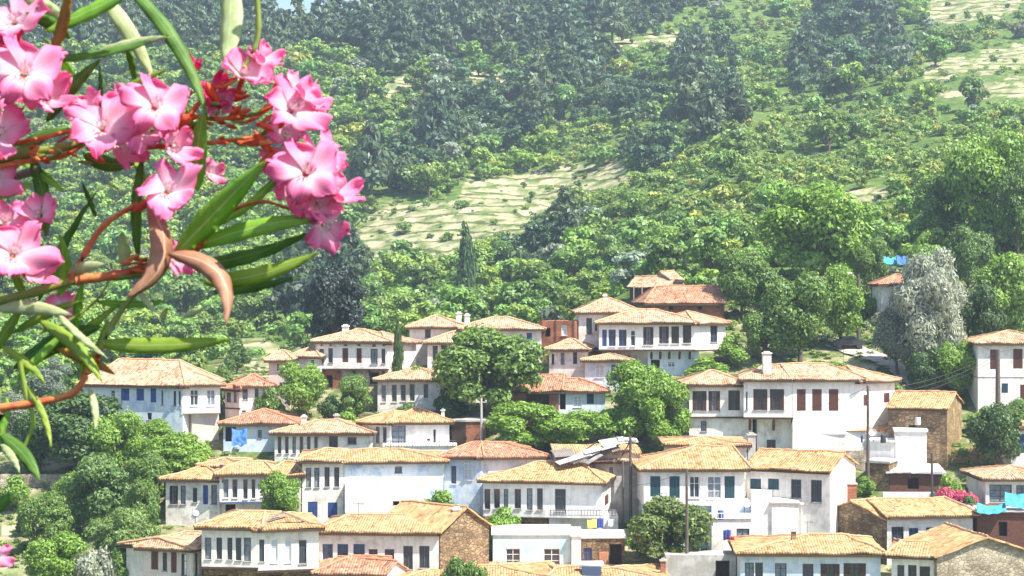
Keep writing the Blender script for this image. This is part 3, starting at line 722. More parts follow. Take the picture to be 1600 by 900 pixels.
h.block(1312, 1388, 673, 655, 4, .4, 0, roof='shed', wall='whitewash', rm='roof_orange', wins=[(1330, 1337, 681, 692, 'u'), (1341, 1348, 681, 692, 'u')], ov=.3)
h = House('open porch with white flat roof and green wall beside the largest white house', 1290, 714, 'porch', 'porch')
h.block(1252, 1320, 680, 0, 3.4, 0, 0, roof='flat', wall='whitewash', wins=[(1276, 1311, 684, 699, 'h')])
# ================= right middle: stone barn and annexes
h = House('stone barn with rubble gable coloured sunlit yellow and orange roof at the right', 1450, 722, 'stone_barn', 'barn')
h.block(1388, 1480, 637, 612, 9, 0, -2.4, roof='gable', il=0, ir=0, wall='rubble', gable_wall='yellow_sunlit_rubble', ov=.4, rm='roof_orange', wins=[(1420, 1432, 664, 676, 'h')])  # sunlight painted as yellower rubble on the gable, shade as browner front
h = House('plain white cube of an annex in front of the stone barn', 1425, 744, 'annex', 'annex')
h.block(1399, 1448, 676, 0, 4, 0, -.5, roof='flat', wall='whitewash_clean')
h.block(1356, 1398, 692, 0, 3.5, 1, 0, roof='flat', wall='whitewash_clean')
h.block(1409, 1450, 664, 0, 3.2, 4.2, 4.2, roof='flat', wall='pale_blue')
h = House('low stone store with white sheet roof right of the small white cube', 1420, 772, 'store_room', 'outbuilding')
h.block(1390, 1472, 738, 724, 6, 0, -.5, roof='shed', wall='pale_rubble', fwall='brown_wood', rm='tin', ov=.4, wins=[(1418, 1436, 746, 764, 'h')])
h.block(1352, 1389, 725, 0, 4, 1, 0, roof='flat', wall='rubble', rm='concrete')
h = House('white house cut by the right edge with a pale roof and one wide dark window', 1560, 815)
h.block(1540, 1650, 747, 728, 8, 0, 0, rm='roof_pale', wall='whitewash_clean', wins=[(1546, 1581, 757, 785, 'k'), (1588, 1606, 758, 776, 'k')])
h = House('white house at the right edge between dark trees, only its left corner in view', 1590, 742)
h.block(1580, 1680, 668, 655, 8, 0, 0, rm='roof_orange', wall='whitewash_clean', wins=[(1588, 1604, 678, 708, 'u')])
h = House('low garden wall of white plaster behind the pink oleander', 1470, 800, 'garden_wall', 'wall')
h.block(1380, 1480, 770, 0, .4, 0, 0, roof='none', wall='whitewash_clean')
# ================= middle row
h = House('double white house at the left with an arched window and a lower left wing', 300, 826)
h.block(259, 343, 748, 729, 8, .8, 0, wall='whitewash', fwall='whitewash', rm='roof_orange', wins=[(265, 278, 759, 788, 'o'), (282, 290, 759, 788, 'k'), (301, 308, 762, 785, 'k'), (317, 325, 758, 788, 'u'), (330, 339, 758, 788, 'k')])
h.block(343, 420, 740, 719, 8.4, -.6, .0, bottom=784, wall='whitewash_clean', rm='roof_orange', wins=[(349, 357, 749, 778, 'g'), (363, 371, 749, 778, 'g'), (380, 387, 749, 780, 'g'), (393, 399, 749, 779, 'g'), (408, 415, 749, 776, 'g')], ir=1).band(784, .12, 'blue_paint', .04).chimney(345, 722, 4, m='red_brick')
h.block(421, 470, 741, 722, 8, .4, 0, wall='whitewash', rm='roof_orange', il=1, wins=[(438, 446, 752, 778, 'g')])
h.block(345, 420, 784, 0, 6, .6, .6, roof='none', wall='whitewash', wins=[(352, 368, 788, 800, 'h')])
h = House('low house whose narrow roof shows behind the double white house', 330, 800)
h.block(316, 372, 727, 716, 6, 0, 0, rm='roof_orange')
h = House('long house with four dark windows, two blue doors and a stained blue upper wall', 500, 826)
h.block(472, 537, 719, 701, 9, 0, .2, wall='whitewash', rm='roof_orange', ir=0, roof='gable', wins=[(478, 486, 731, 762, 'k'), (491, 499, 731, 762, 'k'), (507, 515, 730, 761, 'k'), (522, 530, 730, 761, 'k'), (481, 496, 784, 809, 'u'), (512, 527, 785, 809, 'u')])
h.block(537.5, 693, 720, 702, 8.6, .2, 1.2, wall='blue_wash', rm='roof_orange', il=0, roof='gable', wins=[(617, 628, 729, 739, 'k')])
h.block(539, 672, 757, 0, 1.2, -1.0, -.6, roof='none', wall='whitewash_clean', wins=[(614, 624, 783, 790, 'h')])
h = House('blue tinted house with a red hipped roof in the middle of the middle row', 750, 812)
h.block(694, 750, 713, 690, 9, .8, 0, wall='whitewash', fwall='pale_blue', rm='roof_red', ir=1.5, wins=[(705, 713, 728, 756, 'c'), (724, 738, 724, 750, 'w')])
h.block(750.5, 850, 713, 690, 9, 0, 1.2, wall='pale_blue', rm='roof_red', il=1.5, wins=[(754, 763, 724, 742, 'w')])
h = House('white house with six slim dark windows and a broad tawny roof above the turquoise house', 800, 850)
h.block(755, 940, 751, 723, 9, 1.2, -1.0, wall='whitewash_clean', rm='roof_orange', ir=3.2, bottom=808, wins=[(757, 766, 764, 796, 'k'), (772, 781, 764, 795, 'k'), (787, 794, 764, 793, 'k'), (804, 814, 764, 795, 'k'), (823, 832, 763, 797, 'k'), (839, 848, 763, 797, 'k'), (867, 884, 764, 799, 'k'), (945, 951, 773, 789, 'b', 'r')], sag=.1).band(808, .08, 'grey_wood', .03)
h.block(757, 858, 808, 0, 7, .7, .5, roof='none', wall='rubble', wins=[(806, 820, 815, 832, 'h')])
h.block(858, 966, 806, 0, 8, .1, .1, roof='none', wall='whitewash', wins=[(868, 876, 826, 832, 'h'), (888, 908, 826, 832, 'h')])
h = House('grey plastered house behind the two utility poles with a pale roof', 970, 820)
h.block(930, 1004, 719, 699, 8, 0, .5, wall='grey_plaster', rm='roof_pale', wins=[(986, 1001, 729, 744, 'c'), (952, 958, 730, 742, 'k')])
h = House('narrow house whose orange roof lies above the green windows, with a concrete chimney', 1090, 800)
h.block(1046, 1166, 694, 683, 7, 0, 0, rm='roof_orange').chimney(1174, 676, 12, m='concrete', dy=.5)
h = House('white house with five teal windows above the round dark tree', 1010, 862)
h.block(1006, 1163, 732, 697, 9.5, 0, .2, wall='whitewash_clean', rm='roof_orange', ir=1.0, il=6, bottom=790, wins=[(1016, 1032, 744, 776, 't'), (1046, 1062, 744, 778, 't'), (1077, 1093, 744, 778, 'd'), (1105, 1127, 744, 779, 'd'), (1132, 1148, 744, 779, 't')])
h.block(1006, 1163, 790, 0, 7, .8, .8, roof='none', wall='cyan_wash', wins=[(1106, 1115, 824, 850, 'k'), (1136, 1141, 828, 848, 'k')])
h = House('white house with gable end facing right and four square windows beside the teal windowed house', 1200, 858)
h.block(1167, 1297, 733, 704, 8.2, 1.4, -2.3, wall='whitewash_clean', rm='roof_orange', il=0, ir=0, roof='gable', wins=[(1172, 1189, 748, 764, 't'), (1200, 1217, 748, 765, 't'), (1236, 1252, 749, 778, 'k'), (1267, 1284, 750, 785, 'k')], ov=.45)
h = House('plain white stair tower with small cream roof in front of the gabled house', 1210, 868, 'stair_tower', 'tower')
h.block(1174, 1206, 770, 0, 3, .2, 0, roof='none', wall='whitewash_clean')
h.block(1206, 1248, 786, 770, 4.2, -.2, -.2, roof='shed', wall='whitewash_clean', rm='concrete', ov=.15)
h.block(1252, 1276, 790, 0, 3, .8, .8, roof='flat', wall='whitewash_clean', wins=[(1258, 1264, 816, 822, 'h')])
h = House('white balcony room with a dark doorway below the teal windowed house', 1150, 880, 'balcony_room', 'outbuilding')
h.block(1112, 1174, 812, 0, 3, 0, 0, roof='flat', wall='whitewash_clean', wins=[(1151, 1171, 826, 860, 'k')])
h.block(1112, 1174, 790, 0, .3, 2.6, 2.6, roof='none', wall='pale_blue')
# ================= lower rows
h = House('house with a rough brown stone gable facing left and a brick chimney on its peak', 1385, 880)
h.block(1386, 1520, 805, 778, 9, -1.0, .4, wall='whitewash', gable_wall='rubble', rm='roof_orange', il=0, ir=1.5, roof='gable', wins=[(1393, 1412, 823, 850, 'k'), (1420, 1435, 825, 846, 'c'), (1447, 1460, 824, 836, 'k'), (1475, 1488, 826, 836, 'k')])
h.block(1277, 1385, 806, 780, 3.5, 5.2, -.8, wall='rubble', rm='roof_orange', roof='gable', axis='t', il=0, ir=0, ov=.2).chimney(1328, 752, 18, m='red_brick', dy=1.5, hm=1.4)
h = House('white house with dark green and brown windows under a tawny hipped roof, lower right', 1200, 955)
h.block(1157, 1376, 864, 835, 9, .6, 0, wall='whitewash_clean', fwall='pale_blue', rm='roof_orange', il=7, ir=3, wins=[(1164, 1178, 879, 905, 'k'), (1180, 1192, 879, 905, 'k'), (1211, 1229, 880, 905, 'k'), (1254, 1271, 881, 905, 'k'), (1282, 1312, 881, 906, 's'), (1318, 1353, 880, 906, 's')], sag=.12).chimney(1240, 826, 7, m='rubble', dy=3)
h = House('house in the lower right corner with an ochre stone gable facing the viewer', 1400, 965)
h.block(1393, 1461, 868, 846, 9, .5, -.5, wall='whitewash_clean', rm='roof_orange', roof='gable', il=1, ir=0, wins=[(1402, 1413, 883, 905, 'k'), (1419, 1432, 883, 905, 's'), (1437, 1453, 885, 905, 's')])
h.block(1464, 1618, 868, 828, 9, -1.2, .2, wall='pale_rubble', rm='roof_orange', roof='gable', axis='t', il=0, ir=0, ov=.35)
h = House('brown ramshackle shed with a torn blue tarpaulin roof at the right edge', 1560, 880, 'shack', 'shed')
h.block(1527, 1610, 798, 790, 5, 0, -.5, roof='shed', wall='red_brick', fwall='brown_wood', rm='tin', ov=.25, wins=[(1560, 1574, 815, 838, 'h')])
h = House('small white house with six brown windows in the lower left', 260, 945)
h.block(221, 300, 856, 830, 8, .8, -.4, wall='whitewash', fwall='pink_plaster', rm='roof_pale', ir=.5, wins=[(236, 247, 861, 890, 'b'), (254, 261, 863, 892, 'k'), (267, 276, 862, 895, 'b'), (283, 292, 865, 900, 'k'), (295, 299, 865, 900, 'k')])
h.block(300.5, 316, 855, 834, 7, -.4, 1, wall='whitewash_clean', rm='roof_pale', il=.5, wins=[(303, 310, 864, 900, 'k')])
h = House('long jettied white house with ten dark windows, lower left', 400, 955)
h.block(315, 402, 823, 798, 9, 0, -.6, bottom=886, wall='whitewash', rm='roof_orange', ir=1, wins=[(320, 330, 840, 874, 'k'), (338, 347, 840, 874, 'k'), (355, 363, 840, 875, 'k'), (368, 377, 840, 876, 'k'), (381, 392, 840, 877, 'k')]).band(886)
h.block(402.5, 498, 825, 803, 9, -.6, .6, bottom=890, wall='whitewash', fwall='whitewash', rm='roof_orange', il=1, wins=[(405, 413, 843, 878, 'k'), (423, 434, 842, 879, 'w'), (445, 455, 843, 879, 'w'), (467, 479, 844, 881, 'k')], sag=.14).band(890)
h.block(318, 496, 890, 0, 7, 1.2, 1.2, roof='none', wall='rubble', wins=[(340, 356, 898, 920, 'h'), (420, 440, 898, 920, 'h')])
h = House('white house with long orange roof and dark brown stone gable, bottom centre left', 600, 940)
h.block(499, 686, 831, 804, 9, .4, -.4, wall='whitewash', gable_wall='rubble', rm='roof_orange', il=2.5, ir=0, roof='gable', wins=[(504, 520, 850, 876, 'c'), (527, 544, 850, 874, 'c'), (552, 570, 850, 875, 'c'), (576, 590, 858, 875, 'k'), (601, 616, 858, 874, 'k'), (630, 645, 853, 890, 'k'), (655, 671, 853, 888, 'k')]).chimney(692, 799, 10, dy=3.2, hm=1.2)
h.block(688, 764, 826, 786, 7.6, -.5, 4.4, wall='rubble', rm='roof_orange', roof='gable', axis='t', il=0, ir=0, ov=.3).chimney(714, 792, 12, dy=2.5, m='whitewash', hm=1.2)
h = House('orange roofed little house at the bottom edge, ridge running left to right', 560, 1010)
h.block(497, 600, 896, 869, 7, 0, -.3, wall='whitewash', rm='roof_red', il=3, ir=0, roof='gable', gable_wall='whitewash')
h.block(601, 634, 893, 872, 7, -.3, 3, wall='whitewash', rm='roof_red', roof='gable', axis='t', il=0, ir=0, ov=.2)
h = House('long low house along the bottom edge of which only the tawny roof shows', 760, 1030)
h.block(622, 860, 905, 884, 9, 0, 0, wall='whitewash', rm='roof_orange', sag=.12)
h.block(861, 1040, 908, 887, 9, .2, .2, wall='whitewash', rm='roof_orange', il=1, sag=.12).chimney(1036, 872, 8, m='red_brick', dy=4)
h = House('turquoise flat roofed house with two wide windows, bottom centre', 830, 905)
h.block(770, 892, 838, 0, 6, 0, 0, roof='flat', wall='whitewash_clean', fwall='cyan_wash', wins=[(790, 813, 857, 885, 'd'), (849, 875, 857, 886, 'd')])
h.block(893, 908, 840, 0, 5, -.5, -.5, roof='flat', wall='whitewash_clean')
h = House('covered yard with white flat roof and orange door right of the turquoise house', 940, 900, 'covered_yard', 'porch')
h.block(909, 976, 843, 0, 4.5, .4, .4, roof='flat', wall='whitewash_clean', fwall='rubble', wins=[(912, 925, 856, 880, 'c'), (952, 972, 850, 896, 'h')]).door(936, 951, 862, 890, 'roof_red_ridge')
h = House('house foundation terrace of pale plaster behind the bottom roofs', 1080, 925, 'terrace_wall', 'wall')
h.block(1040, 1150, 868, 0, 3, 0, 0, roof='none', wall='grey_plaster', wins=[(1118, 1140, 876, 905, 'h')])
# ---------------------------------------------------------------- vegetation
def rng(seed): return np.random.default_rng(seed)
def leaf_quads(c, nrm, size, g, aspect=1.0, up=.0):
    """one leaf spray (folded pair of triangles -> quad) per centre"""
    n = len(c); d = nrm + g.normal(0, .55, (n, 3)); d[:, 2] += up; d /= np.linalg.norm(d, axis=1, keepdims=True) + 1e-9
    a = np.cross(d, g.normal(0, 1, (n, 3))); a /= np.linalg.norm(a, axis=1, keepdims=True) + 1e-9; b = np.cross(d, a)
    s = (size * g.uniform(.6, 1.35, n))[:, None]; a = a * s * aspect; b = b * s
    # pointed spray: 4 corners of a kite
    q = np.stack([c - a, c - b * .55 + d * s * .12, c + a * g.uniform(.8, 1.2, (n, 1)), c + b * .55 + d * s * .12], 1)
    return q.reshape(-1, 3)
def crown(kind, seed, n, size):
    """unit crown: width 1, height 0..1"""
    g = rng(seed); cs = []; rs = []
    if kind == 'broad':
        K = 26 if n > 2000 else 11
        while len(cs) < K:
            p = g.normal(0, 1, 3); p /= np.linalg.norm(p); rr = g.uniform(.45, 1) ** .5
            q = np.array([p[0] * .33 * rr, p[1] * .33 * rr, .56 + p[2] * (.29 if p[2] > 0 else .33) * rr])
            cs.append(q); rs.append(g.uniform(.10, .19))
    elif kind == 'bush':
        for _ in range(14):
            a = g.uniform(0, 6.28); r = .36 * g.uniform(0, 1) ** .5; cs.append(np.array([math.cos(a) * r, math.sin(a) * r, g.uniform(.25, .8 - r * .8)])); rs.append(g.uniform(.14, .22))
    elif kind == 'pine':
        K = 16 if n > 1000 else 9
        for i in range(K):
            t = i / (K - 1); a = i * 2.4 + g.uniform(-.4, .4); r = .36 * (1 - t) ** .7 * g.uniform(.6, 1.1); cs.append(np.array([math.cos(a) * r, math.sin(a) * r, .26 + .66 * t])); rs.append(.19 * (1 - t * .55))
    elif kind == 'cypress':
        for i in range(16):
            t = i / 15; cs.append(np.array([g.uniform(-.1, .1), g.uniform(-.1, .1), .08 + .84 * t])); rs.append(.42 * math.sin(math.pi * min(1, .28 + t * .68)) ** .9 if t < .95 else .12)
    elif kind == 'feather':
        for _ in range(44):
            p = g.normal(0, 1, 3); p /= np.linalg.norm(p); rr = g.uniform(.1, 1) ** .5
            cs.append(np.array([p[0] * .36 * rr, p[1] * .36 * rr, .52 + p[2] * .38 * rr])); rs.append(g.uniform(.09, .16))
    cs = np.array(cs); rs = np.array(rs)
    wt = rs ** 2; k = g.choice(len(cs), n, p=wt / wt.sum())
    d = g.normal(0, 1, (n, 3)); d /= np.linalg.norm(d, axis=1, keepdims=True)
    # fewer leaves underneath a clump
    fl = (d[:, 2] < -.2) & (g.uniform(0, 1, n) < .55); d[fl, 2] *= -1
    rad = rs[k] * (1 - .35 * g.uniform(0, 1, n) ** 2.2) * (1 + .18 * np.sin(d[:, 0] * 9 + k) * np.cos(d[:, 2] * 8 + k * 2))
    zs = np.array([1, 1, .5 if kind == 'cypress' else (.55 if kind == 'pine' else .8)])
    if kind == 'cypress': zs = np.array([1, 1, .28])
    c = cs[k] + d * rad[:, None] * zs
    out = g.uniform(0, 1, n) < .07; c[out] += d[out] * .035
    asp = 1.6 if kind in ('feather',) else (1.3 if kind in ('pine', 'cypress') else 1.05)
    q = leaf_quads(c, d, size, g, asp, .25)
    q[:, 2] = np.maximum(q[:, 2], .02)
    return q, cs
PROTO = {}
def proto(kind, seed, n, size):
    q, cs = crown(kind, seed, n, size)
    me = bpy.data.meshes.new('crown'); fill_mesh(me, q, np.arange(len(q)), 4); me.materials.append(MATS['leaf'])
    g = rng(seed + 5); mb = MB(); top = .5 if kind in ('broad', 'feather', 'bush') else .92
    k = 6; pts = [Vector((.012 * math.sin(i * 1.7 + seed), .012 * math.cos(i * 1.3), -.06 + (top + .06) * i / k)) for i in range(k + 1)]
    mb.tube(pts, [.035 * (1 - .75 * i / k) for i in range(k + 1)], 7)
    if kind in ('broad', 'feather', 'bush'):
        for c in cs[:9]:
            s = pts[2 + int(g.integers(0, 3))]; m = s.lerp(Vector(c), .5) + Vector((0, 0, -.03)); mb.tube([s, m, Vector(c)], [.018, .012, .005], 5)
    me2 = bpy.data.meshes.new('trunk'); me2.from_pydata(mb.v, [], mb.f); me2.materials.append(MATS['bark']); me2.shade_smooth()
    return me, me2
for i in range(4): PROTO['broad', i] = proto('broad', 11 + i, 15000, .0205)
for i in range(3): PROTO['bush', i] = proto('bush', 31 + i, 4500, .036)
for i in range(3): PROTO['hill', i] = proto('broad', 51 + i, 1500, .048)
for i in range(3): PROTO['pine', i] = proto('pine', 71 + i, 1500, .048)
for i in range(2): PROTO['feather', i] = proto('feather', 81 + i, 22000, .0135)
PROTO['cypress', 0] = proto('cypress', 91, 2200, .045)
rr = random.Random(4)
def tree(kind, var, loc, w_, h, color, label, cat='tree', name='tree', group=None, tr=True):
    root = thing(name, loc, label, cat, group)
    me, me2 = PROTO[kind, var]
    c = bpy.data.objects.new('crown', me); c.color = (*color, 1)
    t = bpy.data.objects.new('trunk', me2)
    rz = rr.uniform(0, 6.28)
    for o in (c, t): o.parent = root; o.scale = (w_, w_, h); o.rotation_euler = (0, 0, rz); col.objects.link(o)
    return root
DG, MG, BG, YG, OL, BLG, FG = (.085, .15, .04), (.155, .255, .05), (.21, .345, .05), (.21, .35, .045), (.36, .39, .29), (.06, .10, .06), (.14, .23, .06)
def vt(px, base, top, wpx, kind, var, color, label, name='tree', cat='tree', Y=None, group=None):
    Y = Y or y_at(px, base); x = (px - 800) / F * Y; z = gz(x, Y); s = Y / F
    zt = (450 - top) * s
    return tree(kind, var, (x, Y, z - .1), wpx * s * 1.08, (zt - z + .1) * 1.08, color, label, cat, name, group)
V = [
 (762, 672, 512, 190, 'broad', 0, MG, 'big round dark green fig tree in the middle of the village', 'fig_tree'),
 (820, 712, 632, 130, 'broad', 1, BG, 'spreading light green tree below the red roofed house with open bay', 'tree'),
 (888, 706, 640, 120, 'broad', 2, BG, 'bright green tree below the pale blue plaster wall', 'tree'),
 (1000, 690, 566, 120, 'broad', 3, BG, 'tall bright green tree left of the largest white house', 'tree'),
 (1042, 712, 598, 90, 'broad', 1, YG, 'yellow green tree touching the left wall of the largest white house', 'tree'),
 (958, 700, 612, 80, 'bush', 1, BG, 'leafy bush below the small pale blue house', 'bush'),
 (468, 662, 563, 84, 'broad', 2, BG, 'feathery green tree in front of the little white house beside the jettied house', 'tree'),
 (424, 668, 600, 50, 'bush', 0, MG, 'small bush right of the timber balcony house', 'bush'),
 (552, 672, 590, 64, 'broad', 1, MG, 'tree with loose crown under the jettied house', 'tree'),
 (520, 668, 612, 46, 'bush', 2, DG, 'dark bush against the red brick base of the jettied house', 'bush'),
 (548, 690, 640, 56, 'bush', 0, BG, 'low bright bush above the six windowed house roof', 'bush'),
 (438, 842, 738, 74, 'broad', 3, BG, 'bright green tree between the double white house and the blue stained house', 'tree'),
 (621, 628, 498, 19, 'cypress', 0, DG, 'thin dark cypress beside the white jettied house', 'cypress_tree'),
 (646, 622, 552, 46, 'bush', 1, BG, 'light bush between the cypress and the fig tree', 'bush'),
 (1046, 900, 778, 142, 'broad', 0, (.15, .21, .05), 'round dark green citrus tree in front of the teal windowed house', 'citrus_tree'),
 (790, 866, 783, 64, 'bush', 2, BG, 'bright feathery shrub in front of the slim windowed house', 'shrub'),
 (690, 840, 760, 70, 'bush', 0, BG, 'shrub in front of the blue stained wall', 'shrub'),
 (735, 956, 840, 62, 'bush', 1, MG, 'climbing shrub on the dark stone gable', 'shrub'),
 (712, 956, 862, 46, 'bush', 2, FG, 'low weeds at the foot of the dark stone gable', 'shrub'),
 (120, 745, 618, 170, 'broad', 1, DG, 'large dark tree left of the big shade-blue house', 'tree'),
 (185, 758, 640, 100, 'broad', 2, BG, 'bright yellow green tree in front of the big shade-blue house', 'tree'),
 (62, 742, 640, 90, 'broad', 3, DG, 'dark tree at the left edge beside the footpath', 'tree'),
 (275, 768, 676, 116, 'broad', 0, BG, 'green tree in front of the pink plaster base of the big shade-blue house', 'tree'),
 (232, 790, 706, 84, 'broad', 3, MG, 'tree left of the arched window house', 'tree'),
 (152, 842, 716, 120, 'broad', 1, FG, 'dull green tree above the grassy terrace', 'tree'),
 (222, 852, 744, 60, 'broad', 2, MG, 'tree close to the left wall of the arched window house', 'tree'),
 (190, 910, 790, 120, 'feather', 0, (.20, .30, .08), 'light feathery tree left of the brown windowed small house', 'tree'),
 (88, 928, 835, 110, 'broad', 3, BG, 'bright tree in the bottom left corner', 'tree'),
 (150, 930, 830, 60, 'bush', 1, OL, 'blue grey bush between two green trees at the bottom left', 'bush'),
 (18, 800, 740, 60, 'bush', 0, BG, 'bush at the left edge above the lawn', 'bush'),
 (40, 838, 785, 34, 'bush', 2, DG, 'small dark bush on the grassy terrace', 'bush'),
 (1285, 470, 288, 190, 'broad', 0, YG, 'huge yellow green tree on the slope above the village', 'tree'),
 (1196, 500, 425, 84, 'broad', 1, FG, 'grey green tree right of the brick barn', 'tree'),
 (1160, 500, 385, 90, 'broad', 2, MG, 'tree rising behind the brick barn roof', 'tree'),
 (1250, 570, 430, 130, 'broad', 3, MG, 'large green tree above the largest white house', 'tree'),
 (1312, 545, 420, 84, 'broad', 1, BG, 'green tree beside the village road', 'tree'),
 (1195, 572, 480, 86, 'broad', 0, MG, 'tree right of the long shuttered house', 'tree'),
 (1145, 575, 520, 66, 'bush', 0, BG, 'bush at the right corner of the long shuttered house', 'bush'),
 (1455, 602, 386, 128, 'feather', 0, OL, 'big silver grey olive tree beside the road', 'olive_tree'),
 (1402, 590, 480, 86, 'feather', 1, (.25, .28, .19), 'smaller grey olive leaning over the village road', 'olive_tree'),
 (1434, 520, 374, 44, 'cypress', 0, YG, 'bright green conical conifer next to the silver olive', 'conifer'),
 (1498, 626, 530, 84, 'broad', 2, BG, 'green tree below the silver olive by the two storey house', 'tree'),
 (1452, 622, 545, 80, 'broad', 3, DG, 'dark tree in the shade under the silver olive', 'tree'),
 (1572, 552, 404, 116, 'broad', 1, BG, 'leafy green tree above the two storey white house', 'tree'),
 (1530, 565, 440, 80, 'broad', 2, DG, 'dark tree between the silver olive and the right edge', 'tree'),
 (1548, 392, 200, 140, 'broad', 2, BG, 'tall green tree on the spur at the right edge', 'tree'),
 (1590, 400, 250, 90, 'broad', 0, MG, 'olive green tree at the right edge of the spur', 'tree'),
 (1470, 388, 280, 90, 'broad', 1, MG, 'dark tree left of the tall tree on the spur', 'tree'),
 (1558, 745, 632, 92, 'broad', 0, DG, 'dark tree beside the stone barn', 'tree'),
 (1595, 700, 622, 70, 'broad', 2, MG, 'tree under the two storey house at the right edge', 'tree'),
 (1362, 470, 372, 60, 'broad', 2, MG, 'tree above the street lamp', 'tree'),
 (1345, 500, 440, 60, 'bush', 1, BG, 'bush behind the street lamp', 'bush'),
 (1420, 528, 478, 60, 'bush', 2, (.14, .17, .11), 'grey bush below the small cottage', 'bush'),
 (1512, 470, 355, 90, 'broad', 0, FG, 'tree on the bank above the silver olive', 'tree'),
 (522, 568, 410, 120, 'broad', 0, (.035, .055, .04), 'very dark pine coloured with valley shade behind the jettied house', 'pine_tree'),  # crown colour of this pine and the next carries the valley's shade
 (490, 548, 440, 80, 'pine', 1, (.04, .062, .04), 'dark pine coloured with valley shade left of the very dark pine', 'pine_tree'),
 (1070, 452, 392, 9, 'cypress', 0, DG, 'small slim cypress above the timber shed', 'cypress_tree'),
 (728, 490, 352, 36, 'cypress', 0, (.09, .16, .06), 'tall slender poplar on the slope behind the village', 'poplar_tree'),
 (1245, 605, 572, 60, 'bush', 2, BG, 'low bush behind the chimney of the largest white house', 'bush'),
 (1100, 600, 555, 70, 'bush', 0, BG, 'grassy bush between the long shuttered house and the largest house', 'bush'),
 (1360, 610, 572, 46, 'bush', 1, YG, 'light bush by the bend of the road', 'bush'),
 (345, 640, 560, 40, 'bush', 2, MG, 'small tree behind the roof of the big shade-blue house', 'bush'),
 (370, 585, 528, 44, 'bush', 0, FG, 'single round bush on the dry field behind the big shade-blue house', 'bush'),
 (1510, 822, 768, 40, 'bush', 2, (.12, .20, .06), 'leafy shrub beside the pink oleander near the right edge', 'shrub'),
]
V += [(70, 870, 770, 90, 'broad', 0, MG, 'round green tree on the lawn at the lower left', 'tree'), (120, 812, 735, 80, 'broad', 2, BG, 'tree between the footpath wall and the lawn', 'tree'), (205, 925, 838, 70, 'broad', 1, MG, 'tree filling the corner beside the small house with brown windows', 'tree'),(1492, 722, 690, 40, 'bush', 0, MG, 'bush on the bank behind the stone barn', 'bush'), (1300, 582, 556, 60, 'bush', 1, BG, 'grassy bush above the ridge of the largest white house', 'bush'),
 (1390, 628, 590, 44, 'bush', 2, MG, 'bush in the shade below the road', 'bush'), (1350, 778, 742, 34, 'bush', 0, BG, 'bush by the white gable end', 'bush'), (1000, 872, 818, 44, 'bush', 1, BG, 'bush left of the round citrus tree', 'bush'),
 (642, 662, 625, 44, 'bush', 2, MG, 'bush behind the bay windowed house', 'bush'), (705, 668, 600, 60, 'bush', 0, DG, 'dark bush under the left side of the fig tree', 'bush'), (1495, 800, 752, 30, 'cypress', 0, BG, 'upright shrub beside the pink oleander', 'bush'),
 (236, 880, 828, 44, 'bush', 1, BG, 'bush at the wall of the brown windowed small house', 'bush'), (240, 712, 655, 70, 'broad', 0, BG, 'small bright tree against the wall of the big shade-blue house', 'tree'), (310, 742, 700, 60, 'bush', 1, MG, 'bush below the pink plaster base', 'bush'),
 (1540, 680, 630, 50, 'bush', 2, BG, 'bush under the two storey house', 'bush'), (1180, 610, 566, 50, 'bush', 0, YG, 'yellow green bush left of the big chimney', 'bush'), (985, 648, 600, 40, 'bush', 2, BG, 'bush under the jetty of the long shuttered house', 'bush'),
 (30, 700, 610, 80, 'feather', 0, (.22, .27, .17), 'grey green olive at the left edge below the orange stem', 'olive_tree'), (70, 640, 560, 90, 'feather', 1, (.20, .24, .18), 'grey blue olive behind the orange stem', 'olive_tree')]
tallies = {}
for t in V:
    vt(*t[:7], t[7], t[8], 'bush' if t[8] in ('bush', 'shrub') else 'tree')
# pink oleander bush in the village
o = vt(1500, 812, 744, 60, 'bush', 1, (.62, .12, .22), 'pink flowering oleander bush in front of the low white garden wall', 'flowering_bush', 'bush')
bl = o.children[0]
vt(1483, 806, 738, 44, 'bush', 0, BG, 'green leaning bush behind the pink oleander', 'bush', 'bush')

# ---- hillside
def patch(px, py):
    """what grows here: (kind, metres, colour, keep probability)"""
    n1 = noise.noise(Vector((px * .011, py * .016, 1.7))); n2 = noise.noise(Vector((px * .03, py * .04, 5.2)))
    dark = [(1330, 85, 95, 80), (905, 140, 60, 60), (1090, 125, 55, 50), (1110, 185, 60, 55), (700, 190, 55, 90), (800, 180, 60, 60), (640, 90, 100, 40), (540, 440, 50, 60), (840, 405, 60, 40), (990, 165, 70, 45), (1010, 260, 60, 30), (600, 300, 60, 40), (500, 500, 60, 50), (1290, 120, 60, 60), (660, 250, 70, 35)]
    d = min(((px - a) / c) ** 2 + ((py - b) / e) ** 2 for a, b, c, e in dark)
    lim = 92 + 22 * n1 - max(0, px - 950) * .45
    if py < lim: k = 'pinewood'
    elif d < .8 and n2 > -.25: k = 'pinewood' if n1 > .12 else 'dark'
    elif px > 860 and 205 < py < 345 and n1 < .35: k = 'scrub'
    elif px > 1050 and py < 205 and n2 > -.1: k = 'scrub'
    elif n2 > .22: k = 'bright'
    elif n2 < -.42: k = 'olive'
    else: k = 'mid'
    return k
SP = {'pinewood': ('pine', 9.4, (.095, .145, .068)), 'dark': ('hill', 8.2, (.085, .15, .058)), 'scrub': ('hill', 3.2, (.25, .37, .075)), 'bright': ('hill', 6.0, (.24, .38, .055)), 'olive': ('hill', 5.2, (.24, .28, .18)), 'mid': ('hill', 6.4, (.185, .295, .062))}
WORD = {'pinewood': 'dark blue green pine', 'dark': 'dense dark green tree', 'scrub': 'low yellow green shrub', 'bright': 'bright green tree', 'olive': 'silver grey olive tree', 'mid': 'mid green bushy tree'}
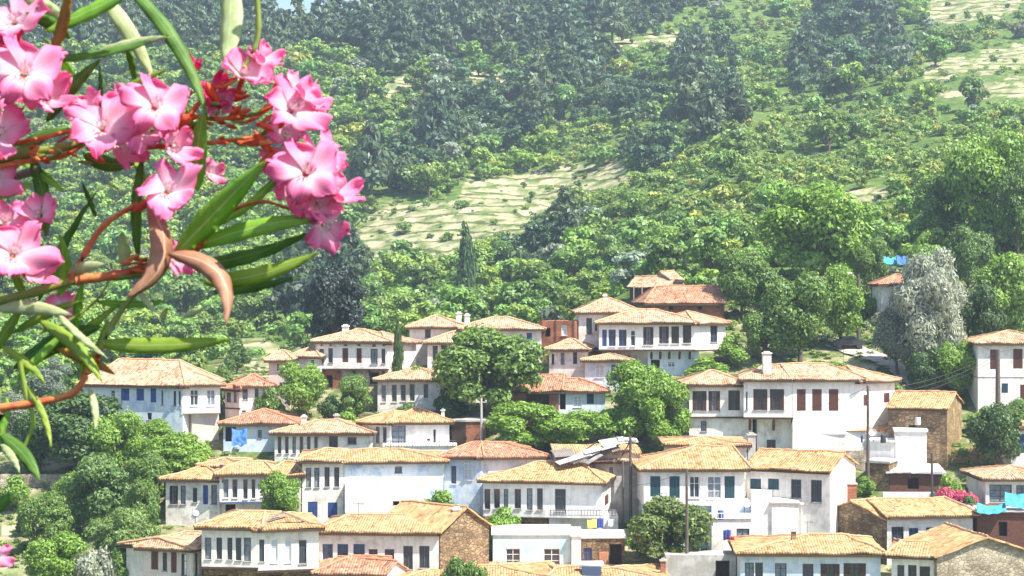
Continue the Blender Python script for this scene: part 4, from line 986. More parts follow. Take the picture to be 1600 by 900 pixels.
NM = {'pinewood': 'pine_tree', 'dark': 'evergreen_tree', 'scrub': 'hill_shrub', 'bright': 'hill_tree', 'olive': 'olive_tree', 'mid': 'hill_tree'}
g = rng(2024); cand = []
fields_np = [np.array(p) for p in FIELDS]
def in_field(px, py): return any(inpoly(np.array([px]), np.array([py]), p)[0] for p in FIELDS)
grid_used = {}
N_C = 20000
pxs = g.uniform(-260, 1860, N_C); pys = g.uniform(-40, 660, N_C)
for px, py in zip(pxs, pys):
    if px < 480: lo = 648
    elif px < 900: lo = 560
    elif px < 1130: lo = 470
    elif px < 1500: lo = 440
    else: lo = 400
    if py > lo: continue
    Y = y_at(px, py)
    if Y is None or Y < 252: continue
    fld = in_field(px, py + 2)
    if fld and g.uniform() > .10: continue
    k = patch(px, py)
    kind, sz, c = SP[k]
    if fld: kind, sz, c = 'hill', 2.2, SP['mid'][2]; k = 'mid'
    sz *= min(1.9, max(.45, math.exp(g.normal() * .36)))
    if px > 1000 and Y < 330: sz *= .72
    pxsz = sz * F / Y
    if not fld and in_field(px, py - .5 * pxsz) and g.uniform() < .97: continue
    # spacing in the picture: keep when not crowded
    key = (int(px // 60), int(py // 60)); ok = True; dm = pxsz * .34
    for a in (-1, 0, 1):
        for b in (-1, 0, 1):
            for (qx, qy, qd) in grid_used.get((key[0] + a, key[1] + b), ()):
                if (qx - px) ** 2 + ((qy - py) * 1.7) ** 2 < ((dm + qd) * .5 * .92) ** 2: ok = False; break
    if not ok: continue
    grid_used.setdefault(key, []).append((px, py, dm))
    x = (px - 800) / F * Y
    cv = g.uniform(.72, 1.4); hue = g.uniform(-.12, .12)
    color = (min(.4, c[0] * cv * (1 + hue)), min(.4, c[1] * cv), c[2] * cv * (1 - hue))
    hgt = sz * (g.uniform(1.0, 1.35) if kind == 'pine' else g.uniform(.8, 1.05))
    cand.append((pxsz if 0 < px < 1600 and py > 0 else 0, px, py, x, Y, kind, sz, hgt, color, k))
cand.sort(key=lambda t: -t[0])
def region(px, py, Y):
    if px < 480: a = 'behind the oleander blossoms' if py < 480 else 'beside the dry field at left'
    elif px < 720: a = 'left of the terraced dry fields'
    elif px < 1000: a = 'around the terraced dry fields'
    elif px < 1250: a = 'on the slope right of the dry fields'
    elif px < 1420: a = 'around the huge yellow green tree'
    else: a = 'near the right edge'
    b = 'high up' if py < 130 else ('half way up' if py < 270 else ('lower down' if py < 400 else 'just above the roofs'))
    return f'{a}, {b}'
rest = []
for i, (ps, px, py, x, Y, kind, sz, hgt, color, k) in enumerate(cand):
    if i < 292 and ps > 0:
        reg = region(px, py, Y)
        tree(kind, int(g.integers(0, 3)), (x, Y, gz(x, Y) - .15), sz, hgt, color, f'{WORD[k]} {reg}', 'shrub' if k == 'scrub' else 'tree', NM[k], f'{WORD[k]}s {reg}')
    else: rest.append((x, Y, kind, sz, hgt, color))
def mass(name, items, label, protos, n):
    """many crowns no one could count, realised as one mesh; each crown keeps its own colour"""
    qs = []; cs = []; gg = rng(9)
    for (x, Y, kind, sz, hgt, color) in items:
        p = protos[kind][int(gg.integers(0, len(protos[kind])))]; a = gg.uniform(0, 6.28); ca, sa = math.cos(a), math.sin(a)
        q = p * np.array([sz, sz, hgt]); q = np.stack([q[:, 0] * ca - q[:, 1] * sa, q[:, 0] * sa + q[:, 1] * ca, q[:, 2]], -1) + np.array([x, Y, gz(x, Y) - .1])
        qs.append(q); cs.append(np.tile(np.array([*color, 1.]), (len(q), 1)))
    q = np.concatenate(qs); c = np.concatenate(cs)
    me = bpy.data.meshes.new(name); fill_mesh(me, q, np.arange(len(q)), 4)
    a = me.attributes.new('tint', 'FLOAT_COLOR', 'POINT'); a.data.foreach_set('color', c.astype(np.float32).ravel())
    o = link(name, me, 'leaf_mass'); o['kind'] = 'stuff'; tag(o, label, 'woodland' if 'wood' in name else 'scrub'); return o
pr = {'hill': [crown('bush' if i > 3 else 'broad', 200 + i, 380, .085)[0] for i in range(7)], 'pine': [crown('pine', 220 + i, 360, .08)[0] for i in range(4)]}
mass('hillside_woodland', rest, 'woods of pine, olive and broadleaf trees covering the mountainside', pr, 0)
# low scrub between them
pr2 = {'s': [crown('bush', 240 + i, 80, .13)[0] for i in range(4)]}
items = []
pxs = g.uniform(-260, 1860, 21000); pys = g.uniform(-40, 655, 21000)
for px, py in zip(pxs, pys):
    Y = y_at(px, py)
    if Y is None or Y < 235: continue
    fld = in_field(px, py)
    if fld and g.uniform() > (.85 if (Y / 11) % 1 < .25 else .2): continue
    x = (px - 800) / F * Y; s = g.uniform(.9, 2.6) * (1 if Y > 330 else .7) * (.5 if fld else 1); v = g.uniform(.8, 1.4)
    c = [(.20, .30, .055), (.215, .335, .065), (.15, .24, .05), (.22, .28, .14)][int(g.integers(0, 4))]
    items.append((x, Y, 's', s, s * g.uniform(.5, .9), tuple(min(.35, q * v) for q in c)))
# weeds between the houses
for _ in range(4200):
    Y = g.uniform(168, 250); px = g.uniform(-60, 1660); x = (px - 800) / F * Y
    s = g.uniform(.3, 1.3); v = g.uniform(.8, 1.4); c = [(.16, .26, .06), (.24, .31, .08), (.12, .20, .05)][int(g.integers(0, 3))]
    items.append((x, Y, 's', s, s * .6, tuple(q * v for q in c)))
mass('hillside_scrub', items, 'low green scrub and weeds covering the slopes between the trees', pr2, 0)

# ---------------------------------------------------------------- road, poles, wires, small things
def road(pts, wd):
    mb = MB(); vs = []; fs = []; P = []
    for a, b in zip(pts[:-1], pts[1:]):
        for i in range(8): P.append(tuple(a[k] + (b[k] - a[k]) * i / 8 for k in range(2)))
    P.append(pts[-1])
    W = [P3(px, py, y_at(px, py)) for px, py in P]
    for i, p in enumerate(W):
        d = (W[min(i + 1, len(W) - 1)] - W[max(i - 1, 0)]); d.z = 0; d.normalize(); nn = Vector((-d.y, d.x, 0))
        for t in (-.5, -.17, .17, .5):
            q = p + nn * wd * t; vs.append((q.x, q.y, max(gz(q.x, q.y), gz(p.x, p.y) - .2) + .12))
    for i in range(len(W) - 1):
        for j in range(3): k = i * 4 + j; fs.append((k, k + 1, k + 5, k + 4))
    mb.add(vs, fs); o = mb.build('road', 'road', smooth=True); o['kind'] = 'structure'
road([(1300, 536), (1330, 548), (1365, 560), (1405, 576), (1440, 600)], 3.6)
POL = {}
def pole(px, base, top, wpx, label, cross=True, Y=None, lamp=False, name='utility_pole', m='pole_wood'):
    Y = Y or y_at(px, base); x = (px - 800) / F * Y; z0 = min(gz(x, Y), (450 - base) / F * Y) - .4; z1 = (450 - top) / F * Y; r = wpx / F * Y / 2
    t = thing(name, (x, Y, z0), label, 'pole')
    q = MB(); q.tube([(x, Y, z0), (x + .02, Y, (z0 + z1) / 2), (x, Y, z1)], [r * 1.15, r, r * .8], 8); q.build('pole', m, t)
    if cross:
        q = MB(); q.box(x - .6, Y - .06, z1 - .5, x + .6, Y + .06, z1 - .38); q.build('crossarm', m, t)
        for dx in (-.5, 0, .5):
            q = MB(); q.tube([(x + dx, Y, z1 - .38), (x + dx, Y, z1 - .26), (x + dx, Y, z1 - .2)], [.04, .07, .03], 6); q.build('insulator', 'white_paint', t)
    if lamp:
        q = MB(); q.tube([(x, Y, z1 - .2), (x - .5, Y - .3, z1 + .1), (x - 1.0, Y - .6, z1 + .1)], .04, 6); q.build('arm', 'metal_dark', t)
        q = MB(); q.tube([(x - .9, Y - .55, z1 + .1), (x - 1.15, Y - .7, z1 + .06), (x - 1.5, Y - .9, z1 + .02)], [.08, .18, .09], 8); q.build('lamp_head', 'white_paint', t)
    POL[label] = Vector((x, Y, z1 - .25)); return t
pole(1559, 640, 546, 8, 'thick dark pole in front of the two storey white house', False, Y=208)
pole(1356, 735, 602, 5, 'tall dark pole in front of the largest white house', False, Y=196)
pole(1341, 545, 428, 5, 'street lamp pole on the slope above the road', False, lamp=True, name='street_lamp')
pole(985, 815, 682, 5, 'right hand pole of the pair in front of the grey house', Y=187)
pole(973, 820, 720, 4, 'left hand shorter pole of the pair in front of the grey house', False, Y=184)
pole(1073, 912, 733, 5, 'tall slim pole standing in front of the round citrus tree', False, Y=172)
pole(1456, 800, 708, 4, 'short thin pole beside the low stone store', False, Y=189, m='metal_dark')
pole(752, 690, 622, 4, 'leaning pale pole beside the brick outhouse', Y=206, m='concrete')
def wire(a, b, sag, label):
    q = MB(); n = 14; q.tube([a.lerp(b, i / n) - Vector((0, 0, sag * 4 * (i / n) * (1 - i / n))) for i in range(n + 1)], .017, 4)
    tag(q.build('power_line', 'metal_dark'), label, 'cable')
k1, k2, k3, k4, k5 = [POL[k] for k in ('thick dark pole in front of the two storey white house', 'tall dark pole in front of the largest white house', 'right hand pole of the pair in front of the grey house', 'tall slim pole standing in front of the round citrus tree', 'leaning pale pole beside the brick outhouse')]
for i, dz in enumerate((0, -.35, -.7)):
    wire(k1 + Vector((0, 0, dz)), P3(1405, 604 + i * 9, 206), .5, ['topmost', 'middle', 'lowest'][i] + ' of the three wires from the thick dark pole to the largest white house')
wire(k2, P3(1399, 636, 203), .3, 'wire from the tall dark pole to the corner of the largest white house')
wire(k3, k4, 1.2, 'wire sagging between the paired poles and the slim pole')
wire(k4, P3(1150, 815, 178), .3, 'wire from the slim pole down to the balcony room')
wire(k5, P3(700, 668, 208), .3, 'wire from the leaning pale pole to the hipped roof house')

def dish(px, py, Y, r, label, aim=(.5, -1, .5)):
    c = P3(px, py, Y); t = thing('satellite_dish', c, label, 'satellite dish', 'satellite dishes on the roofs')
    ax = Vector(aim).normalized(); a = ax.cross(Vector((0, 0, 1))).normalized(); b = a.cross(ax)
    vs = [c]; fs = []; n = 16
    for k in (1, 2):
        for i in range(n):
            th = 2 * math.pi * i / n; q = r * k / 2; vs.append(c + (a * math.cos(th) + b * math.sin(th)) * q + ax * (q * q / r * .28))
    for i in range(n):
        j = (i + 1) % n; fs += [(0, 1 + i, 1 + j), (1 + i, 1 + n + i, 1 + n + j, 1 + j)]
    mb = MB(); mb.add(vs, fs); o = mb.build('reflector', 'white_paint', t); md = o.modifiers.new('thickness', 'SOLIDIFY'); md.thickness = .02
    mb = MB(); mb.tube([c - ax * .02, c - ax * .2 + Vector((0, 0, -.1)), c - ax * .2 - Vector((0, 0, .9))], .03, 6); mb.build('mast', 'metal_dark', t)
    mb = MB(); mb.tube([c - b * r * .9 + ax * .2, c + ax * r * .9], .015, 4); mb.build('feed_arm', 'metal_dark', t)
dish(1364, 676, 193, .4, 'grey satellite dish beside the white cube annex', (-.6, -1, .5))
dish(1424, 733, 185, .5, 'dark satellite dish above the low stone store', (.6, -1, .6))
dish(306, 802, 184, .3, 'small white satellite dish on the double white house')
dish(1165, 786, 176, .45, 'satellite dish on the balcony room')
# corrugated sheets piled on the collapsed roof
def sheets():
    specs = [(896, 716, 186, 3.4, 1.6, .28, 'lowest of the corrugated sheets on the collapsed roof'), (912, 709, 186.4, 3.0, 1.4, .40, 'steep corrugated sheet in the middle of the collapsed roof'), (936, 701, 186.8, 3.2, 1.5, .22, 'wide corrugated sheet in the upper middle of the collapsed roof'),
        (880, 706, 187.2, 2.2, 1.6, .05, 'small rusty sheet at the left of the collapsed roof'), (958, 690, 187.8, 2.6, 1.6, .14, 'topmost light corrugated sheet by the pole'), (980, 685, 188.4, 2.0, 1.4, -.08, 'narrow sheet at the top right of the collapsed roof'), (928, 717, 185.8, 1.8, .8, .5, 'narrow broken sheet hanging off the collapsed roof'), (948, 704, 187.5, 2.6, 1.4, .3, 'torn grey sheet behind the others on the collapsed roof')]
    for i, (px, py, Y, ln, wd, rot, lab) in enumerate(specs):
        c = P3(px, py, Y); mb = MB(); n = 40; vs = []; fs = []
        d = Vector((math.cos(rot), .25 + .1 * math.sin(i * 2.3), math.sin(rot))).normalized(); e = Vector((.3 * math.sin(i * 1.9), -1, -.32 + .14 * math.cos(i * 2.7))).normalized()
        e = (e - d * e.dot(d)).normalized(); nn = d.cross(e)
        for a in range(n + 1):
            for b in range(3): vs.append(c + d * (a / n - .5) * ln + e * (b / 2 - .5) * wd + nn * .028 * math.sin(a * math.pi / 1.5) + Vector((0, 0, -.12 * abs(b - 1) * (i % 2))))
        for a in range(n):
            for b in range(2): k = a * 3 + b; fs.append((k, k + 3, k + 4, k + 1))
        mb.add(vs, fs); o = mb.build('corrugated_sheet', 'tin' if i not in (3, 7) else 'grey_wood'); md = o.modifiers.new('thickness', 'SOLIDIFY'); md.thickness = .02
        tag(o, lab, 'roof sheet', 'corrugated sheets on the collapsed roof')
    h = House('collapsed rough walls and rafters under the piled corrugated sheets', 930, 775, 'collapsed_house', 'ruin', Y=188)
    h.block(868, 1000, 708, 694, 4, 0, .5, roof='shed', wall='grey_plaster', rm='roof_orange', ov=.2); b = h.last
    for px, dx in ((920, 1.4), (945, 1.1), (960, 1.6), (980, .6)):
        q = MB(); c = P3(px, 700, 187.3); q.tube([c + Vector((-dx, 0, -.9)), c + Vector((dx * .6, .8, .55))], .07, 5); q.build('rafter', 'dark_wood', h.root)
sheets()
def tarp(px0, px1, py0, py1, Y, m, label, tilt=1.5, seed=0):
    a = P3(px0, py0, Y + tilt); mb = MB(); vs = []; fs = []; n = 18
    for j in range(n + 1):
        for i in range(n + 1):
            u, v = i / n, j / n; p = P3(px0 + (px1 - px0) * u, py0 + (py1 - py0) * v, Y + tilt * (1 - v))
            p.z += .22 * noise.noise(Vector((u * 4, v * 4, seed))) - .25 * math.sin(math.pi * u) * (1 - .3 * v); p.y += .2 * noise.noise(Vector((u * 5, v * 5, seed + 7))); vs.append(p)
    for j in range(n):
        for i in range(n): k = j * (n + 1) + i; fs.append((k, k + n + 1, k + n + 2, k + 1))
    mb.add(vs, fs); o = mb.build('tarpaulin', m, smooth=True); md = o.modifiers.new('thickness', 'SOLIDIFY'); md.thickness = .015; tag(o, label, 'tarpaulin')
tarp(1526, 1572, 786, 800, 177, 'tarp_cyan', 'turquoise tarpaulin draped over the left of the brown shed', 2, 3)
tarp(1570, 1612, 768, 790, 178, 'tarp_cyan', 'crumpled turquoise tarpaulin at the right edge above the brown shed', 2, 8)
tarp(1380, 1400, 400, 411, 250, 'tarp_cyan', 'light blue tarpaulin above the small cottage', 1.5, 4)
tarp(1401, 1418, 398, 412, 249, 'tarp_blue', 'dark blue tarpaulin above the small cottage', 1.5, 6)
tarp(362, 386, 668, 694, 196.5, 'tarp_blue', 'blue awning hanging beside the bright red hipped roof house', 1.5, 1)
# solar water heater on the bottom roof
t = thing('solar_heater', P3(924, 898, 168), 'white solar water heater with dark panel on the bottom roof', 'solar heater')
c = P3(924, 886, 168); mb = MB(); mb.tube([c + Vector((-1.1, .5, .15)), c + Vector((-1.0, .5, .15)), c + Vector((1.0, .5, .15)), c + Vector((1.1, .5, .15))], [.2, .32, .32, .2], 14); mb.build('tank', 'white_paint', t, True)
mb = MB(); mb.obox(c + Vector((-.85, -.9, -.75)), Vector((1.7, 0, 0)), Vector((0, 1.2, .75)), Vector((0, -.05, .08))); mb.build('panel', 'glass', t)
for dx in (-.8, .8):
    mb = MB(); mb.tube([c + Vector((dx, .5, .1)), c + Vector((dx, .5, -.9))], .04, 5); mb.build('leg', 'metal_dark', t)
    mb = MB(); mb.tube([c + Vector((dx, -.9, -.78)), c + Vector((dx, -.9, -1.1))], .04, 5); mb.build('leg', 'metal_dark', t)
# parked car on the road
def car():
    Y = y_at(1325, 546); p = P3(1325, 546, Y); t = thing('parked_car', (p.x, p.y, gz(p.x, p.y)), 'small grey car parked in the shade where the road leaves the trees', 'car')
    x, y, z = p.x, p.y, gz(p.x, p.y) + .12; prof = [(-1.9, .3), (-1.9, .75), (-1.2, .9), (-.7, 1.35), (.7, 1.4), (1.35, .95), (1.9, .85), (1.95, .35)]
    mb = MB(); n = len(prof); vs = [(x + a, y - .8, z + b) for a, b in prof] + [(x + a, y + .8, z + b) for a, b in prof]
    mb.add(vs, [tuple(range(n)), tuple(reversed(range(n, 2 * n)))] + [(i, i + n, (i + 1) % n + n, (i + 1) % n) for i in range(n)]); mb.build('body', 'metal_dark', t)
    for dx in (-1.2, 1.25):
        for dy in (-.82, .62):
            mb = MB(); mb.tube([(x + dx, y + dy, z + .22), (x + dx, y + dy + .2, z + .22)], .32, 14); mb.build('wheel', 'metal_dark', t)
    mb = MB(); mb.quad((x - .98, y - .815, z + .95), (x + 1.1, y - .815, z + .97), (x + .66, y - .815, z + 1.3), (x - .68, y - .815, z + 1.27)); mb.build('side_window', 'glass', t)
car()

# washing, antennas, planks, low walls
def cloth(px, py, Y, w_, h_, m, label, s=0):
    mb = MB(); vs = []; fs = []; c = P3(px, py, Y)
    for j in range(7):
        for i in range(9): u, v = i / 8 - .5, j / 6; vs.append(c + Vector((u * w_ * (1 - .06 * v), .05 * math.sin(u * 14 + s + v), -v * h_ + .04 * math.sin(u * 6 + s))))
    for j in range(6):
        for i in range(8): k = j * 9 + i; fs.append((k, k + 9, k + 10, k + 1))
    mb.add(vs, fs); o = mb.build('washing', m, smooth=True); md = o.modifiers.new('thickness', 'SOLIDIFY'); md.thickness = .015; tag(o, label, 'laundry')
mat('cloth_yellow', (.72, .62, .16), .9); mat('cloth_navy', (.05, .07, .28), .9); mat('cloth_red', (.5, .08, .08), .9)
cloth(925, 812, 178.6, .9, .8, 'cloth_yellow', 'yellow cloth hanging over the terrace of the tawny roofed house', 0)
cloth(938, 810, 178.6, .6, .9, 'cloth_navy', 'navy shirt hung beside the yellow cloth', 2)
cloth(954, 811, 178.6, .5, .7, 'blue_wash', 'pale blue towel hung right of the navy shirt', 4)
cloth(1136, 828, 174.6, .7, .9, 'cloth_navy', 'dark blue garment hanging by the doorway of the balcony room', 1)
cloth(1143, 838, 174.5, .5, .6, 'cloth_red', 'red cloth below the dark blue garment', 3)
def antenna(px, base, top, Y, label):
    a, b = P3(px, base, Y), P3(px, top, Y); t = thing('roof_antenna', a, label, 'antenna', 'television antennas on the roofs')
    q = MB(); q.tube([a, b], .022, 5); q.build('mast', 'metal_dark', t)
    q = MB(); q.tube([b + Vector((-.5, .1, -.05)), b + Vector((.5, -.1, -.05))], .015, 4)
    for i in range(5): c = b + Vector((-.45 + .22 * i, .09 - .045 * i, -.05)); q.tube([c + Vector((0, -.2, -.0)), c + Vector((0, .2, 0))], .009, 4); q.tube([c + Vector((0, 0, -.14)), c + Vector((0, 0, .14))], .009, 4)
    q.build('aerial', 'metal_dark', t)
for a in ((822, 724, 700, 187, 'antenna on the tawny roof above the slim windows'), (1075, 706, 680, 186, 'antenna on the roof of the teal windowed house'), (1318, 572, 548, 208, 'antenna on the right half of the largest white roof'), (1262, 838, 815, 172, 'antenna on the lower right hipped roof'),
          (610, 704, 682, 189, 'antenna on the roof of the blue stained house'), (1010, 486, 466, 218, 'antenna on the roof of the long shuttered house'), (400, 800, 780, 170, 'antenna on the roof of the ten windowed jettied house'), (560, 806, 786, 172, 'antenna on the long orange roof with the stone gable')): antenna(*a)
mb_pts = [((396, 826), (440, 800)), ((440, 800), (484, 820)), ((402, 818), (446, 806))]
for i, (a, b) in enumerate(mb_pts):
    q = MB(); A_, B_ = P3(*a, 166.6), P3(*b, 168.2 + .3 * i); d = (B_ - A_).normalized(); q.obox(A_, B_ - A_, d.cross(Vector((0, 0, 1))).normalized() * .3, Vector((0, 0, .07)))
    tag(q.build('roof_plank', 'grey_wood'), ['grey plank rising along the broken roof of the jettied house', 'grey plank falling to the right over the broken roof of the jettied house', 'short inner grey plank on the broken roof of the jettied house'][i], 'plank', 'weathered planks on the broken roof')
for L_, R_, top, bp, m, lab in ((560, 600, 648, 676, 'rubble', 'rough stone wall below the jettied house'), (1472, 1534, 700, 726, 'yellow_sunlit_rubble', 'stone retaining wall right of the stone barn'), (0, 128, 742, 762, 'pale_rubble', 'low stone wall along the footpath at the left'),
        (975, 1012, 828, 852, 'grey_plaster', 'plaster wall left of the round citrus tree'), (1250, 1385, 705, 738, 'pale_rubble', 'stone wall behind the square windowed gabled house'), (1105, 1200, 585, 604, 'yellow_sunlit_rubble', 'low dry stone wall above the largest white house')):
    h = House(lab, (L_ + R_) / 2, bp, 'stone_wall', 'wall'); h.block(L_, R_, top, 0, .45, 0, 0, roof='none', wall=m)

def railing(px0, px1, py0, py1, Y0, Y1, label, m='white_paint'):
    a, b = P3(px0, py0, Y0), P3(px1, py0, Y1); h_ = (py1 - py0) / F * Y0; t = thing('railing', (a.x, a.y, a.z - h_), label, 'railing')
    n = max(4, int((b - a).length / .28)); q = MB(); q.tube([a, b], .035, 5); q.tube([a - Vector((0, 0, h_ * .9)), b - Vector((0, 0, h_ * .9))], .025, 5); q.build('rail', m, t)
    q = MB()
    for i in range(n + 1): c = a.lerp(b, i / n); q.tube([c, c - Vector((0, 0, h_))], .018 if i % 5 else .035, 4)
    q.build('bars', m, t)
railing(602, 712, 689, 698, 201.0, 201.4, 'white railing along the terrace of the bay windowed house', 'metal_dark')
railing(1112, 1174, 802, 811, 173.6, 173.6, 'railing on top of the balcony room')
railing(860, 966, 797, 806, 179.3, 179.3, 'railing along the terrace with the yellow cloth', 'metal_dark')
def barrel(px, py, Y, m, label):
    c = P3(px, py, Y); t = thing('water_barrel', c, label, 'water barrel')
    q = MB(); q.tube([c, c + Vector((0, 0, .05)), c + Vector((0, 0, .4)), c + Vector((0, 0, .75)), c + Vector((0, 0, .8))], [.26, .29, .31, .29, .27], 12); q.build('drum', m, t)
    q = MB(); q.tube([c + Vector((0, 0, .8)), c + Vector((0, 0, .84))], .24, 12); q.build('lid', 'metal_dark', t)
barrel(1126, 812, 174.8, 'blue_paint', 'blue water barrel on the balcony room'); barrel(1380, 692, 196.5, 'metal_dark', 'dark barrel on the lower white cube'); barrel(808, 838, 178.8, 'white_paint', 'white water barrel on the turquoise house'); barrel(1434, 664, 198.5, 'white_paint', 'white tank on the plain white cube')
W3 = [((1356, 604, 196), (1245, 640, 205), .4, 'wire from the tall dark pole to the brown shutters of the largest white house'), ((985, 684, 187), (1006, 738, 184.8), .1, 'short wire from the paired poles to the teal windowed house'), ((985, 684, 187), (860, 716, 187.5), .5, 'wire from the paired poles to the red hipped roof'),
      ((1073, 736, 172), (940, 760, 182), .5, 'wire from the slim pole to the tawny roofed house'), ((1559, 550, 208), (1600, 540, 212), .1, 'wire from the thick dark pole out of view to the right'), ((1456, 710, 189), (1356, 640, 196), .5, 'wire between the short thin pole and the tall dark pole'), ((1341, 432, 240), (1559, 550, 208), 1.0, 'wire from the street lamp down to the thick dark pole')]
for a, b, s_, l_ in W3: wire(P3(*a), P3(*b), s_, l_)
# ---------------------------------------------------------------- oleander in the foreground
def plant_mat(name, c1, c2, mid, trans=.5, gloss=.03):
    """blade colour across (u) and along (v), a paler midrib"""
    m = bpy.data.materials.new(name); m.use_nodes = True; nt = m.node_tree; N = nt.nodes; L = nt.links; N.remove(N['Principled BSDF'])
    uv = N.new('ShaderNodeUVMap'); uv.uv_map = 'uv'; sp = N.new('ShaderNodeSeparateXYZ'); L.new(uv.outputs[0], sp.inputs[0])
    def M(op, a, bb=None):
        n = N.new('ShaderNodeMath'); n.operation = op
        for i, x in enumerate((a, bb)):
            if x is None: continue
            if isinstance(x, (int, float)): n.inputs[i].default_value = x
            else: L.new(x, n.inputs[i])
        return n.outputs[0]
    tc = N.new('ShaderNodeTexCoord'); nz = N.new('ShaderNodeTexNoise'); nz.inputs['Scale'].default_value = 45; nz.inputs['Detail'].default_value = 5; L.new(tc.outputs['Object'], nz.inputs['Vector'])
    r = N.new('ShaderNodeValToRGB'); r.color_ramp.elements[0].position = .35; r.color_ramp.elements[1].position = .65
    r.color_ramp.elements[0].color = (*c1, 1); r.color_ramp.elements[1].color = (*c2, 1); L.new(nz.outputs['Fac'], r.inputs['Fac'])
    d = M('ABSOLUTE', M('SUBTRACT', sp.outputs[0], .5)); k = M('LESS_THAN', d, .035)
    # fine side veins
    vein = M('MULTIPLY', M('LESS_THAN', M('FRACT', M('ADD', M('MULTIPLY', sp.outputs[1], 34.), M('MULTIPLY', d, 6.))), .16), .22)
    kk = M('MINIMUM', M('ADD', M('MULTIPLY', k, .75), vein), 1.)
    mx = N.new('ShaderNodeMix'); mx.data_type = 'RGBA'; L.new(kk, mx.inputs[0]); L.new(r.outputs['Color'], mx.inputs[6]); mx.inputs[7].default_value = (*mid, 1)
    a = N.new('ShaderNodeBsdfDiffuse'); t = N.new('ShaderNodeBsdfTranslucent'); gl = N.new('ShaderNodeBsdfGlossy'); gl.inputs['Roughness'].default_value = .5
    L.new(mx.outputs[2], a.inputs[0]); L.new(mx.outputs[2], t.inputs[0])
    x1 = N.new('ShaderNodeMixShader'); x1.inputs[0].default_value = trans; L.new(a.outputs[0], x1.inputs[1]); L.new(t.outputs[0], x1.inputs[2])
    x2 = N.new('ShaderNodeMixShader'); x2.inputs[0].default_value = gloss; L.new(x1.outputs[0], x2.inputs[1]); L.new(gl.outputs[0], x2.inputs[2])
    L.new(x2.outputs[0], N['Material Output'].inputs[0]); MATS[name] = m
plant_mat('leaf_bright', (.22, .50, .04), (.36, .66, .09), (.60, .75, .30))
plant_mat('leaf_yellow', (.26, .44, .04), (.42, .56, .07), (.56, .66, .25))
plant_mat('leaf_dark', (.10, .24, .04), (.18, .36, .07), (.30, .44, .14), .5, .02)
plant_mat('leaf_pale', (.48, .58, .26), (.62, .70, .38), (.70, .74, .48), .45)
plant_mat('leaf_brown', (.36, .15, .08), (.56, .32, .20), (.70, .50, .36), .3)
plant_mat('leaf_orange', (.34, .17, .03), (.48, .26, .05), (.5, .3, .1), .4)
def petal_mat(name, deep, mid, pale):
    m = bpy.data.materials.new(name); m.use_nodes = True; nt = m.node_tree; N = nt.nodes; L = nt.links; N.remove(N['Principled BSDF'])
    uv = N.new('ShaderNodeUVMap'); uv.uv_map = 'uv'; sp = N.new('ShaderNodeSeparateXYZ'); L.new(uv.outputs[0], sp.inputs[0])
    mp = N.new('ShaderNodeMapping'); mp.inputs['Scale'].default_value = (13, 1.6, 1); L.new(uv.outputs[0], mp.inputs[0])
    nz = N.new('ShaderNodeTexNoise'); nz.inputs['Scale'].default_value = 1.2; nz.inputs['Detail'].default_value = 4; L.new(mp.outputs[0], nz.inputs['Vector'])
    ad = N.new('ShaderNodeMath'); ad.operation = 'MULTIPLY_ADD'; L.new(nz.outputs['Fac'], ad.inputs[0]); ad.inputs[1].default_value = .5; L.new(sp.outputs[1], ad.inputs[2])
    r = N.new('ShaderNodeValToRGB'); e = r.color_ramp.elements; e[0].position = .12; e[0].color = (*deep, 1); e[1].position = 1.2; e[1].color = (*mid, 1)
    x = e.new(.34); x.color = (*pale, 1); x = e.new(.62); x.color = (*[(p + q) / 2 for p, q in zip(pale, mid)], 1); e[-1].position = 1.0
    L.new(ad.outputs[0], r.inputs['Fac'])
    a = N.new('ShaderNodeBsdfDiffuse'); t = N.new('ShaderNodeBsdfTranslucent'); L.new(r.outputs[0], a.inputs[0]); L.new(r.outputs[0], t.inputs[0])
    mx = N.new('ShaderNodeMixShader'); mx.inputs[0].default_value = .5; L.new(a.outputs[0], mx.inputs[1]); L.new(t.outputs[0], mx.inputs[2]); L.new(mx.outputs[0], N['Material Output'].inputs[0]); MATS[name] = m
petal_mat('petal', (.95, .78, .66), (.98, .32, .56), (1., .86, .90)); petal_mat('petal_deep', (.85, .04, .16), (.92, .10, .30), (.95, .30, .48))
mat('calyx', (.52, .05, .03), .6, .3, 60, (.66, .16, .05)); mat('stem_green', (.16, .24, .05), .6, .3, 40, (.26, .30, .08)); mat('stem_red', (.50, .06, .03), .6, .3, 90, (.62, .28, .10)); mat('stem_orange', (.60, .10, .04), .55, .3, 90, (.70, .34, .12))
mat('stamen', (.86, .74, .62), .7); mat('woody', (.20, .16, .12), .9, .3, 30, (.30, .25, .20))
OB = thing('oleander_shrub', (-1.05, 1.75, gz(-1.05, 1.75) - .05), 'pink flowering oleander close to the viewer, reaching in from the left', 'oleander')
OBL = Vector(OB.location)
def bez(p0, p1, p2, t): return p0 * (1 - t) ** 2 + p1 * 2 * t * (1 - t) + p2 * t * t
